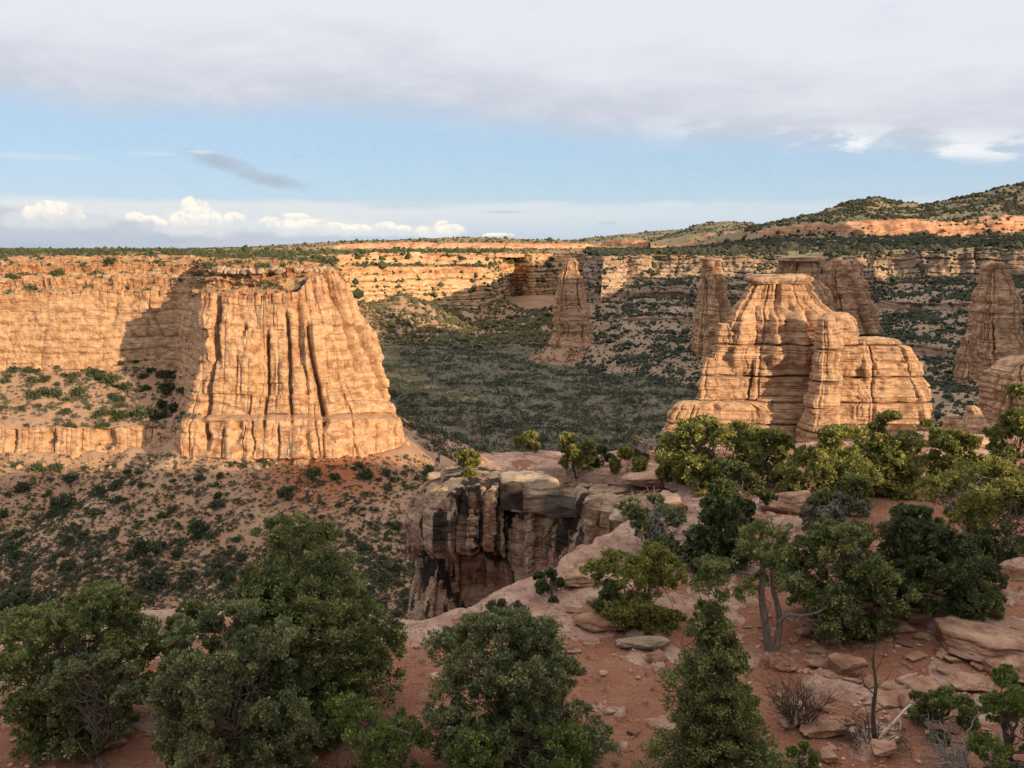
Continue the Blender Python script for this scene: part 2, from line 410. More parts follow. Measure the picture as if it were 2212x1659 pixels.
MAT['hillleaf'] = leaf_mat('hill_leaves', (.045, .050, .034), (.070, .076, .050), (.105, .11, .070))
MAT['hill'] = soil_mat('hill_soil', (.235, .195, .125), (.28, .225, .14), (.18, .15, .095), .12, bd=3.0)
MAT['scrub'] = leaf_mat('scrub_leaves', (.045, .060, .034), (.075, .096, .052), (.12, .14, .07))
MAT['scrub2'] = leaf_mat('valley_leaves', (.038, .050, .038), (.064, .082, .058), (.105, .122, .085))

# ------------------------------------------------------------------ big rock: nets read off the photograph, each at its own distance
def net(cols):
    """cols: list of columns, each a list of (u, v, Y) rows -> (rows, cols, 3) world points"""
    A = np.array(cols, float)
    return np.moveaxis(D(A[..., 0], A[..., 1], A[..., 2]), 0, 1)
def two_mats(me, V, F, mats, thr):
    """soil where the ground lies flat, rock where it stands"""
    for m in mats: me.materials.append(m)
    a, b, c = V[F[:, 0]], V[F[:, 1]], V[F[:, 2]]
    n = np.cross(b - a, c - a); nz = np.abs(n[:, 2]) / np.maximum(np.linalg.norm(n, axis=1), 1e-9)
    me.polygons.foreach_set('material_index', (nz > thr).astype(np.int32)); me.update()
SURF = {}
def keep(key, P, F=None):
    SURF[key] = P

# ---- left mesa cliff with its projecting buttress
def left_cliff():
    L = lambda u, a, y: [(u, a, y + 66), (u, 800, y + 61), (u, 818, y + 51), (u, 912, y + 5), (u, 924, y), (u, 984, y - 3), (u, 1060, y - 6)]
    cols = [L(-260, 642, 508), L(-100, 640, 506), L(0, 640, 504), L(90, 632, 503), L(150, 630, 503), L(230, 626, 502),
        [(305, 628, 566), (305, 792, 562), (312, 816, 552), (310, 905, 508), (310, 922, 501), (310, 970, 498), (310, 1050, 494)],
        [(385, 627, 566), (385, 800, 560), (380, 825, 550), (372, 890, 522), (368, 910, 508), (365, 955, 495), (362, 1040, 488)],
        [(427, 628, 545), (412, 800, 530), (406, 835, 518), (394, 892, 503), (388, 908, 494), (376, 965, 482), (372, 1040, 476)],
        [(440, 630, 493), (424, 800, 481), (418, 845, 479), (403, 896, 474), (400, 905, 466), (386, 985, 460), (382, 1050, 456)],
        [(470, 634, 490), (458, 800, 477), (454, 845, 475), (445, 896, 471), (442, 905, 463), (432, 995, 456), (430, 1060, 452)],
        [(545, 638, 486), (540, 800, 474), (538, 845, 472), (530, 896, 468), (530, 905, 461), (524, 1004, 453), (522, 1060, 449)],
        [(640, 636, 487), (645, 800, 474), (646, 845, 472), (648, 896, 468), (648, 905, 461), (650, 1000, 452), (650, 1060, 448)],
        [(668, 600, 495), (694, 800, 475), (700, 845, 473), (710, 896, 469), (712, 905, 463), (724, 990, 454), (726, 1060, 450)],
        [(715, 590, 505), (768, 795, 485), (775, 845, 482), (790, 896, 478), (792, 905, 473), (808, 980, 465), (812, 1050, 461)],
        [(739, 593, 516), (822, 775, 500), (832, 845, 496), (849, 896, 491), (851, 905, 488), (869, 974, 482), (874, 1030, 479)],
        [(726, 588, 575), (790, 745, 600), (800, 790, 605), (815, 826, 610), (818, 832, 610), (835, 890, 612), (838, 930, 612)],
        [(690, 583, 740), (735, 700, 780), (740, 730, 785), (750, 760, 790), (752, 765, 792), (765, 800, 795), (768, 840, 796)]]
    P = resample(net(cols), .75, .6, 500)
    P = blur(blur(P, 10, 0), 14, 1)
    U = arc(P, 1)[P.shape[0] // 3][None, :] + 0 * P[..., 0]
    N = grid_normals(P); z = P[..., 2]
    ub = U[0, np.argmin(np.abs(P[P.shape[0] // 3, :, 0] - D(424, 800, 481)[0]) + 1000 * (P[P.shape[0] // 3, :, 1] > 500))]
    right = sst(U, ub - 25, ub + 3)
    steep = sst(np.abs(N[..., 2]), .75, .45)
    up = sst(z, -94, -88)                                     # above / below the ledge under the columns
    d = fbm(P / np.array([30., 30., 60.]), 4) * 4.6 * (.45 + .55 * right) + fbm(P / 9.0 + 3, 4) * .8 + ridged(P / 14.0 + 8, 3) * .7 * right
    d = d + blocks(U, P, 99, 24.0, 34.0, 3.2) * right + pillars(U, P, 11, 23.0, .9, 1.0) * right * up * (.35 + .65 * sst(U, ub + 40, ub + 70))
    d = d + pillars(U + 4, P, 21, 7.0, .35, .6) * right * up + blocks(U, P, 13, 13.0, 10.0, 1.0) * (.3 + .7 * right)
    d = d + fbm(P / 3.2 + 9, 3) * .38 + pillars(U, P, 23, 3.6, .45, .5) * (1 - up) * steep
    d = d + pillars(U, P, 31, 15.0, 2.0, 2.2) * (1 - up) * steep
    d = d + pillars(U, P, 41, 30.0, 2.4, 1.2) * (1 - right) * up * .55
    d = d + strata(P, 2, .7, 9.0, 4.0) * steep
    # big joints of the buttress, left to right (metres from its left edge)
    B = [(9, -98, -24, 9, 1.6, .04), (14, -60, -18, 7, 1.8, -.07), (27, -78, -60, 2, .6, .01), (41, -92, -44, 7, .9, 0), (46.5, -86, -62, 2, .5, .01), (54, -90, -34, 7, 1.0, -.03), (60, -60, -28, 6, 2.2, -.03),
         (68, -92, -40, 10, 1.3, -.06), (92, -66, -14, 8, 1.8, -.12), (106, -84, -30, 9, 2.0, -.14), (63, -116, -94, 5, 1.1, -.12), (30, -116, -100, 5, 2.2, .05), (82, -118, -98, 2, .7, -.1)]
    d = d + .8 * cracks(U - ub, z, B)
    L2 = [(-60, -62, -38, 3.5, 1.5, .35), (-95, -56, -34, 2.5, 1.2, -.5), (-130, -44, -30, 2.5, 2.4, .3), (-40, -60, -25, 2, 1, .05), (-24, -70, -22, 3, 1, 0)]
    d = d + cracks(U - ub, z, L2)
    # a hollow on the front face
    c0 = D(522, 712, 480); d = d - 5 * np.exp(-(((P - c0) / np.array([1.7, 14, 3.0])) ** 2).sum(-1))
    # overhanging rim course
    rim = sst(z, -31, -27)
    d = d + rim * (.9 * (cells(U, 5.5, 77)[1] - .3) - 1.5 * np.exp(-(cells(U, 5.5, 77)[0] / .5) ** 2))
    # arches scooped from the low band on the left
    for (u, v, w, h) in [(225, 948, 5, 6), (105, 950, 3, 4), (372, 940, 4, 5), (20, 955, 2, 8), (445, 950, 3, 5), (515, 930, 3, 6)]:
        a0 = D(u, v, 499 if u < 400 else 462); q = (((P - a0) / np.array([w, 20, h])) ** 2).sum(-1); d = d - 5 * np.exp(-q * q)
    P2 = P + N * (d * (.25 + .75 * steep))[..., None]
    P2[..., 2] += fbm(P / 12.0 + 50, 3) * .8 * (1 - steep)
    F = grid_faces(*P.shape[:2]); V = P2.reshape(-1, 3)
    me = mesh_np('sandstone_cliff', V, F, False); two_mats(me, V, F, (MAT['cliff'], MAT['talus']), .72)
    put('sandstone_cliff', me, label='tall sunlit orange sandstone cliff with fluted buttress and shaded alcove', category='cliff')
    keep('cliff', P2)
    return cols
left_cols = left_cliff()

def left_cap():
    K = [(636, 570), (624, 588), (603, 593), (596, 614), (579, 619), (573, 645), (563, 650), (557, 700), (549, 900), (546, 1250)]
    def col(u, dv=0, dy=0): return [(u, v + dv, y + dy) for v, y in K]
    cols = [col(-260, 3), col(-100, 2), col(0, 2), col(120, -2), col(240, -3), col(340, -4), col(420, -3),
        [(440, 632, 497), (450, 622, 525), (450, 604, 529), (450, 600, 540), (450, 582, 545), (450, 577, 600), (450, 569, 606), (450, 561, 680), (450, 551, 900), (450, 546, 1250)],
        [(545, 637, 489), (550, 622, 508), (550, 606, 511), (550, 602, 516), (550, 580, 520), (550, 577, 545), (550, 571, 550), (550, 565, 650), (550, 553, 860), (550, 547, 1250)],
        [(635, 630, 491), (630, 610, 502), (630, 602, 505), (630, 599, 508), (630, 578, 512), (630, 576, 535), (630, 571, 540), (630, 570, 610), (630, 558, 800), (630, 549, 1250)],
        [(670, 600, 497), (672, 597, 504), (672, 594, 506), (672, 592, 508), (672, 578, 512), (674, 576, 535), (675, 573, 540), (676, 574, 600), (680, 565, 780), (685, 552, 1250)],
        [(716, 590.5, 507), (714, 590, 509), (712, 588, 512), (711, 587, 514), (709, 577, 518), (706, 576, 535), (704, 575, 545), (702, 578, 600), (705, 570, 760), (715, 555, 1250)],
        [(738, 593, 517), (737, 592, 520), (735, 591, 523), (733, 590, 527), (731, 588, 531), (729, 587, 540), (727, 586, 548), (722, 583, 600), (724, 575, 740), (730, 562, 1250)],
        [(739, 605, 520), (738, 604, 523), (737, 603, 526), (735, 602, 530), (733, 600, 534), (731, 598, 543), (729, 597, 552), (724, 595, 605), (726, 585, 745), (732, 572, 1250)]]
    cols = [[(c[0][0], c[0][1] + 9, c[0][2] + 5), (c[0][0], c[0][1] - .5, c[0][2] + 4)] + c[1:] for c in cols]
    P = resample(net(cols), .9, .75, 220)
    P = blur(blur(P, 4, 0), 8, 1)
    N = grid_normals(P); U = arc(P, 1)[0][None, :] + 0 * P[..., 0]
    steep = sst(np.abs(N[..., 2]), .9, .6)
    near = sst(P[..., 1], 760, 640)
    bl, bv = cells(U + 3 * fbm(P / 20.0, 2), 5.5, 5); bl2, bv2 = cells(U, 2.6, 6)
    d = fbm(P / 18.0 + 5, 4) * 4.5 + (strata(P, 9, 2.0, 2.8, 1.0) + 2.4 * (bv - .5) - 1.4 * np.exp(-(bl / .5) ** 2) + .8 * (bv2 - .5)) * steep * near
    d = d + ridged(P / 7.0, 3) * .5 * near
    P2 = P + N * d[..., None] * (.2 + .8 * steep)[..., None] * near[..., None]
    P2[..., 2] += fbm(P / 25.0 + 9, 3) * 1.5 * (1 - steep)
    # loose blocks stand up from the terraces
    blk = fbm(P / np.array([5., 5., 3.]) + 31, 2); P2[..., 2] += sst(blk, .28, .36) * 1.6 * near * (1 - steep)
    F = grid_faces(*P.shape[:2]); V = P2.reshape(-1, 3)
    me = mesh_np('mesa_ledges', V, F, False); two_mats(me, V, F, (MAT['ledge'], MAT['mesa']), .86)
    put('mesa_ledges', me, kind='structure', label='stepped red and cream ledges with bushes above the left cliff', category='mesa')
    keep('ledges', P2)
left_cap()

# ---- far lit wall across the valley
def far_wall():
    def c(u, Y, t=548, b=660): return [(u, t, Y), (u, t + 10, Y - 6), (u, 572, Y - 12), (u, 577, Y - 40), (u, (577 + b) / 2, Y - 48), (u, b, Y - 58), (u, b + 40, Y - 62)]
    def f(u, Y): return [(u, 549, Y), (u, 556, Y - 6), (u, 566, Y - 10), (u, 572, Y - 30), (u, 600, Y - 38), (u, 640, Y - 46), (u, 670, Y - 50)]
    cols = [c(690, 1330, 552), c(760, 1410, 550), c(830, 1460), c(900, 1500), c(980, 1525), c(1040, 1540, 547), c(1062, 1548, 547), f(1072, 1640), f(1084, 1950), f(1110, 2040), f(1150, 1990), f(1190, 2050), f(1236, 2030), f(1300, 2080), f(1400, 2100)]
    P = resample(net(cols), 2.0, 1.2, 260); P = blur(blur(P, 4, 0), 8, 1)
    N = grid_normals(P); U = arc(P, 1)[0][None, :] + 0 * P[..., 0]
    steep = sst(np.abs(N[..., 2]), .85, .5)
    d = fbm(P / 60.0, 4) * 9 + pillars(U, P, 3, 60.0, 7, 5) * .8 + strata(P, 4, 3.5, 9, 4) + fbm(P / 14.0, 3) * 2
    P2 = P + N * (d * (.3 + .7 * steep))[..., None]
    F = grid_faces(*P.shape[:2]); V = P2.reshape(-1, 3)
    me = mesh_np('canyon_wall', V, F, True); two_mats(me, V, F, (MAT['far'], MAT['mesa']), .75)
    put('canyon_wall', me, kind='structure', label='long pale sunlit canyon wall across the head of the valley', category='canyon wall')
    keep('farwall', P2)
far_wall()

def far_mesa():
    rows_l = [(552, 1150), (547, 1500), (543, 2000), (541, 2700), (540, 2715), (539.5, 3200), (537.0, 6000), (538, 9000)]
    def c(u, top, y0, foot, bt, sky): return [(u, top, y0), (u, top - 2.5, y0 + 160), (u, (top + foot) / 2 - 1, 2350), (u, foot, 2700), (u, bt, 2712), (u, bt - 2, 2900), (u, sky, 4200), (u, sky + 3, 9000)]
    cols = [[(u, v, y) for v, y in rows_l] for u in (-500, -200, 0, 200, 400)] + [
        c(520, 550, 1180, 540.5, 539, 534.5), c(600, 551, 1220, 540, 537, 530.5), c(690, 551, 1330, 539, 533, 525), c(760, 549.5, 1412, 538, 526, 521), c(850, 547.5, 1465, 538, 524, 519),
        c(930, 547.5, 1505, 537, 524, 515.5), c(1000, 547.5, 1530, 537, 525, 513), c(1060, 547, 1550, 537, 525, 513.5), c(1130, 548, 1990, 537, 526, 517), c(1200, 548, 2050, 537, 526, 519), c(1268, 548, 2040, 537, 526, 519), c(1300, 548, 2080, 537, 533, 517), c(1420, 548, 2100, 538, 536, 517)]
    cols = [[(c[0][0], c[0][1] + 8, c[0][2] + 8)] + c for c in cols]
    P = resample(net(cols), 9, 6, 120); P = blur(P, 4, 1)
    P[..., 2] += fbm(P / np.array([60., 60., 60.]), 3) * sst(P[..., 1], 1400, 2400) * 2.0
    N = grid_normals(P); steep = sst(np.abs(N[..., 2]), .9, .5)
    P2 = P + N * (fbm(P / 50.0, 4) * 9 * steep)[..., None]
    F = grid_faces(*P.shape[:2]); V = P2.reshape(-1, 3)
    me = mesh_np('mesa', V, F, True); two_mats(me, V, F, (MAT['band'], MAT['mesa']), .72)
    put('mesa', me, kind='structure', label='flat far mesa with dark scrub and one orange cliff band', category='mesa')
    keep('mesa', P2)
far_mesa()

# ---- right side: shaded stepped canyon wall, bench and hills
def right_wall():
    cols = [[(1266, 553, 1420), (1266, 620, 1415), (1266, 630, 1410), (1266, 645, 1400), (1266, 660, 1390), (1266, 668, 1380), (1262, 700, 1340)],
        [(1276, 553, 1215), (1268, 650, 1198), (1266, 660, 1188), (1262, 682, 1170), (1255, 700, 1130), (1250, 715, 1120), (1240, 775, 1040)],
        [(1303, 552, 1185), (1296, 655, 1172), (1294, 664, 1166), (1292, 682, 1155), (1290, 700, 1115), (1288, 714, 1108), (1285, 775, 1020)],
        [(1334, 553, 1200), (1330, 640, 1188), (1328, 650, 1178), (1328, 666, 1168), (1330, 692, 1112), (1330, 706, 1106), (1330, 775, 1010)],
        [(1350, 553, 1238), (1350, 598, 1230), (1350, 625, 1190), (1350, 641, 1184), (1350, 686, 1100), (1350, 700, 1095), (1350, 775, 1000)],
        [(1450, 549, 1230), (1450, 596, 1222), (1450, 622, 1180), (1450, 640, 1174), (1450, 682, 1080), (1450, 697, 1074), (1450, 782, 960)],
        [(1600, 556, 1220), (1600, 602, 1212), (1600, 630, 1150), (1600, 650, 1144), (1600, 700, 1030), (1600, 717, 1024), (1600, 825, 880)],
        [(1740, 557, 1200), (1740, 612, 1190), (1740, 642, 1120), (1740, 658, 1114), (1740, 722, 980), (1740, 740, 974), (1740, 855, 820)],
        [(1800, 556, 1150), (1800, 640, 1130), (1800, 665, 1090), (1805, 682, 1080), (1805, 740, 940), (1805, 760, 934), (1805, 880, 770)],
        [(1850, 552, 1140), (1860, 640, 1120), (1865, 665, 1080), (1870, 685, 1070), (1870, 742, 925), (1870, 762, 920), (1870, 885, 745)],
        [(1885, 549, 1165), (1890, 615, 1150), (1895, 650, 1080), (1900, 668, 1072), (1900, 742, 915), (1900, 762, 910), (1900, 895, 725)],
        [(1970, 546, 1150), (1970, 606, 1140), (1970, 650, 1040), (1970, 668, 1034), (1970, 742, 895), (1970, 762, 890), (1970, 905, 695)],
        [(2080, 543, 1120), (2080, 600, 1110), (2080, 650, 1000), (2080, 670, 994), (2080, 752, 850), (2080, 775, 844), (2080, 925, 650)],
        [(2230, 539, 1080), (2230, 592, 1070), (2230, 650, 950), (2230, 672, 944), (2230, 762, 800), (2230, 790, 794), (2230, 945, 610)],
        [(2420, 536, 1040), (2420, 590, 1030), (2420, 650, 900), (2420, 675, 894), (2420, 780, 750), (2420, 810, 744), (2420, 965, 560)]]
    cols = [c + [(c[-1][0], c[-1][1] + 60, c[-1][2] - 70)] for c in cols]
    P = resample(net(cols), 1.6, 1.3, 260); P = blur(blur(P, 5, 0), 10, 1)
    N = grid_normals(P); U = arc(P, 1)[0][None, :] + 0 * P[..., 0]; z = P[..., 2]
    steep = sst(np.abs(N[..., 2]), .85, .5)
    d = fbm(P / 55.0, 4) * 11 + fbm(P / 12.0, 4) * 1.8 + pillars(U, P, 8, 34.0, 5.5, 4) * steep + strata(P, 6, 2.2, 6, 2.5) * steep
    d = d + 3 * sst(z, -40, -30) * (cells(U, 14, 4)[1] - .5)
    P2 = P + N * (d * (.3 + .7 * steep))[..., None]
    # terraces: the slopes break into low ledges
    zs = P2[..., 2] + 2.5 * fbm(P / 60.0 + 4, 2); st = 7.0
    k = np.floor(zs / st); fr = zs / st - k; tz = (k + sst(fr, .45, .95)) * st
    P2[..., 2] += (tz - zs) * .8 * sst(fbm(P / 70.0 + 77, 2), -.35, .15) * (1 - steep) * .9
    F = grid_faces(*P.shape[:2]); V = P2.reshape(-1, 3)
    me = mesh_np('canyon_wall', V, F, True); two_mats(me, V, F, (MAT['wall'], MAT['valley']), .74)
    put('canyon_wall', me, kind='structure', label='shaded stepped canyon wall with scrub terraces behind the rock towers', category='canyon wall')
    keep('rightwall', P2)
    rim = [[c[0]] for c in cols]
    return rim
right_wall()

def bench():
    B = [(1266, 552, 536, 2500), (1303, 551, 536, 2600), (1350, 552, 537, 2600), (1450, 548, 536, 2600), (1540, 551, 527, 2500), (1600, 555, 519, 2400), (1640, 555, 510, 2150), (1740, 556, 514, 1930), (1800, 555, 514, 1910),
         (1850, 551, 513, 1900), (1885, 548, 512, 1890), (1970, 545, 512, 1880), (2080, 542, 512, 1860), (2230, 538, 511, 1840), (2420, 535, 508, 1800)]
    ry = [1420, 1185, 1238, 1230, 1225, 1220, 1215, 1200, 1150, 1140, 1165, 1150, 1120, 1080, 1040]
    cols = []
    for (u, v0, v1, y1), y0 in zip(B, ry):
        cols.append([(u, v0 + 2 + (v1 - v0) * t ** .8 * 1.0, y0 + 3 + (y1 - y0) * t ** 1.6) for t in (0, .15, .35, .6, .8, 1)])
    cols = [[(c[0][0], c[0][1] + 8, c[0][2] + 8)] + c for c in cols]
    P = resample(net(cols), 6, 5, 120); P = blur(P, 6, 1)
    P[..., 2] += fbm(P / 70.0, 4) * 4 * sst(P[..., 1], 1250, 1400)
    F = grid_faces(*P.shape[:2]); V = P.reshape(-1, 3)
    me = mesh_np('bench', V, F, True)
    put('bench', me, MAT['hill'], kind='structure', label='scrub covered bench above the right canyon rim', category='bench')
    keep('bench', P)
bench()

def hill(name, label, cols, amp, seed):
    """cols: (u, foot v, band top v, crest v, Y foot, Y crest)"""
    C = []
    for (u, vf, vb, vc, yf, yc) in cols:
        C.append([(u, vf + 30, yf - 50), (u, vf + 8, yf - 30), (u, vf, yf), (u, vb, yf + 14), (u, vb - .12 * (vb - vc), yf + 70), (u, vb - .55 * (vb - vc), yf + (yc - yf) * .55), (u, vc, yc), (u, vc + 14, yc + 500)])
    P = resample(net(C), 5, 4, 200); P = blur(blur(P, 3, 0), 8, 1)
    N = grid_normals(P); steep = sst(np.abs(N[..., 2]), .9, .5)
    g = ridged(P / np.array([120., 260., 400.]) + seed, 3)
    P2 = P + N * ((fbm(P / 40.0 + seed, 4) * amp + strata(P, seed, 3, 12, 4)) * steep)[..., None]
    P2[..., 2] += (1 - steep) * g * amp * .7
    F = grid_faces(*P.shape[:2]); V = P2.reshape(-1, 3)
    me = mesh_np(name, V, F, True); two_mats(me, V, F, (MAT['band'], MAT['hill']), .70)
    put('hill', me, kind='structure', label=label, category='hill'); keep(name, P2)
hill('hill_far', 'low far hill with a short orange band at its foot', [(1250, 537, 531, 521, 2900, 4300), (1300, 537, 529, 515, 2900, 4300), (1330, 536, 522, 512, 2850, 4200), (1400, 536, 521, 505, 2800, 4200), (1460, 535, 522, 500, 2800, 4200), (1510, 534, 524, 506, 2800, 4200), (1560, 533, 525, 515, 2800, 4200)], 10, 3)
hill('hill_mid', 'rounded scrubby hill standing left of the big hill', [(1405, 530, 528, 523, 2500, 2900), (1440, 527, 523, 514, 2480, 3000), (1480, 524, 516, 500, 2450, 3000), (1520, 521, 511, 486, 2420, 3000), (1560, 518, 509, 483, 2400, 3000), (1610, 515, 506, 484, 2380, 3000), (1660, 512, 505, 489, 2350, 3000), (1740, 512, 505, 495, 2300, 3000), (1800, 512, 505, 500, 2300, 3000)], 9, 5)
hill('hill_near', 'large scrubby hill with a red cliff band rising at right', [(1610, 514, 506, 500, 2030, 2200), (1650, 514, 499, 490, 1990, 2200), (1700, 515, 492, 481, 1950, 2200), (1760, 515, 488, 468, 1925, 2220), (1800, 515, 486, 454, 1910, 2250), (1850, 514, 483, 436, 1900, 2300), (1885, 514, 482, 434, 1890, 2300), (1940, 513, 480, 443, 1880, 2300), (1990, 513, 479, 447, 1875, 2300), (2060, 513, 477, 439, 1865, 2300), (2110, 512, 476, 424, 1860, 2300), (2160, 512, 475, 411, 1850, 2300), (2212, 512, 474, 403, 1840, 2300), (2300, 511, 472, 388, 1820, 2300), (2430, 510, 470, 375, 1790, 2300)], 9, 8)

# ---- free standing rock
def loft(levels, Y, ratio, seed, rough=1.0, power=.62, step=1.0, zfine=.7, spacing=12.0, dcol=2.4, dcrack=2.2, dstr=1.0, seams=(), ribs=(), yshift=0.0, cap=True, nu=None, fins=.16, rag=.9):
    """closed rock body; levels (v, u left, u right) from the top down, seen at distance Y; ribs (x, z top, z bottom, width, height) stand out of its front"""
    L = np.array(levels, float)
    a = D(L[:, 1], L[:, 0], Y); b = D(L[:, 2], L[:, 0], Y); zz = (a[:, 2] + b[:, 2]) / 2
    zf = np.arange(zz[0], zz[-1] - .01, -zfine)
    xl = np.interp(-zf, -zz, a[:, 0]); xr = np.interp(-zf, -zz, b[:, 0])
    k = np.ones(7) / 7
    if len(zf) > 14:
        xl = np.convolve(np.pad(xl, 3, 'edge'), k, 'valid'); xr = np.convolve(np.pad(xr, 3, 'edge'), k, 'valid')
    xl = xl + rag * (n1(zf / 7.0, seed + 21, 4) + .8 * (cells(zf, 8.0, seed)[1] - .5)); xr = xr + rag * (n1(zf / 7.0, seed + 22, 4) + .8 * (cells(zf, 8.0, seed + 1)[1] - .5))
    cx, hw = (xl + xr) / 2, np.maximum((xr - xl) / 2, .4)
    n = nu or int(np.clip(2 * math.pi * hw.max() * (1 + ratio) / 2 / step, 40, 520))
    th = np.linspace(0, 2 * math.pi, n, endpoint=False)[None, :]
    ct, sn = np.cos(th), np.sin(th)
    dep = np.maximum(hw, hw.mean() * .55)[:, None] * ratio
    X = cx[:, None] + hw[:, None] * np.sign(ct) * np.abs(ct) ** power
    Yy = Y + yshift + dep * np.sign(sn) * np.abs(sn) ** power - 0 * X
    P = np.stack([X, Yy, zf[:, None] + 0 * X], -1)
    N = np.stack([np.sign(ct) * np.abs(ct) ** .8 + 0 * X, np.sign(sn) * np.abs(sn) ** .8 + 0 * X, 0 * X], -1); N /= np.linalg.norm(N, axis=-1, keepdims=True)
    U = th * hw.mean() * (1 + ratio) / 2 + 0 * X
    sc = rough
    d = (fbm(P / 24.0 + seed, 4) * 2.2 + fbm(P / 7.0 + seed, 4) * .7 + ridged(P / 13. + seed, 3) * .5 + fbm(P / 2.6 + seed, 3) * .35) * sc + blocks(U, P, seed + 6, spacing * .7, 9.0, dcol * .5)
    d = d + pillars(U, P, seed + 1, spacing, dcol, dcrack) + pillars(U + 3, P, seed + 2, spacing * .55, dcol * .4, dcrack * .4) + strata(P, seed, dstr, 6.0, 1.5)
    for (zs, depth, w) in seams:
        d = d - depth * np.exp(-((P[..., 2] - zs - .6 * fbm(P / 30.0, 2)) / w) ** 2)
    d = d + fins * hw.mean() * n1(th / 6.2832 * 11 + 2.2 * n1(P[..., 2] / 40.0, seed + 2, 2) * 0 + 0 * X, seed + 13, 2) * (.5 + .5 * sst(zz[0] - P[..., 2], 0, 25))
    front = sst(-sn, -.1, .5) + 0 * X
    for (rx, zt, zb, w, h) in ribs:
        win = sst(P[..., 2], zb - 3, zb + 5) * (1 - sst(P[..., 2], zt - 8, zt + 4))
        xc = rx + 1.5 * n1(P[..., 2] / 12.0, seed + rx, 2)
        d = d + front * h * win * np.clip(1 - ((P[..., 0] - xc) / w) ** 2, 0, 1) ** .6
    fade = sst(zz[0] - P[..., 2], -1, 4) * .8 + .2
    P = P + N * (d * fade)[..., None]
    V = [P.reshape(-1, 3)]; F = [grid_faces(len(zf), n, True)]
    # top: rings shrinking to the middle
    ring = P[0]; c = ring.mean(0); nv = len(V[0]); prev = np.arange(n)
    for s in (.93, .8, .6, .35, .05):
        q = c + (ring - c) * s; q[:, 2] = ring[:, 2] * s + c[2] * (1 - s) + fbm(q / 6.0 + seed, 3) * .6 + .5 * (1 - s)
        V.append(q); cur = nv + np.arange(n); nv += n
        F.append(np.stack([cur, prev, np.roll(prev, -1), np.roll(cur, -1)], -1)); prev = cur
    return np.concatenate(V), np.concatenate(F)
def join(parts):
    V, F, k = [], [], 0
    for v, f in parts: V.append(v); F.append(f + k); k += len(v)
    return np.concatenate(V), np.concatenate(F)
def zat(v, Y): return float(D(1106, v, Y)[2])

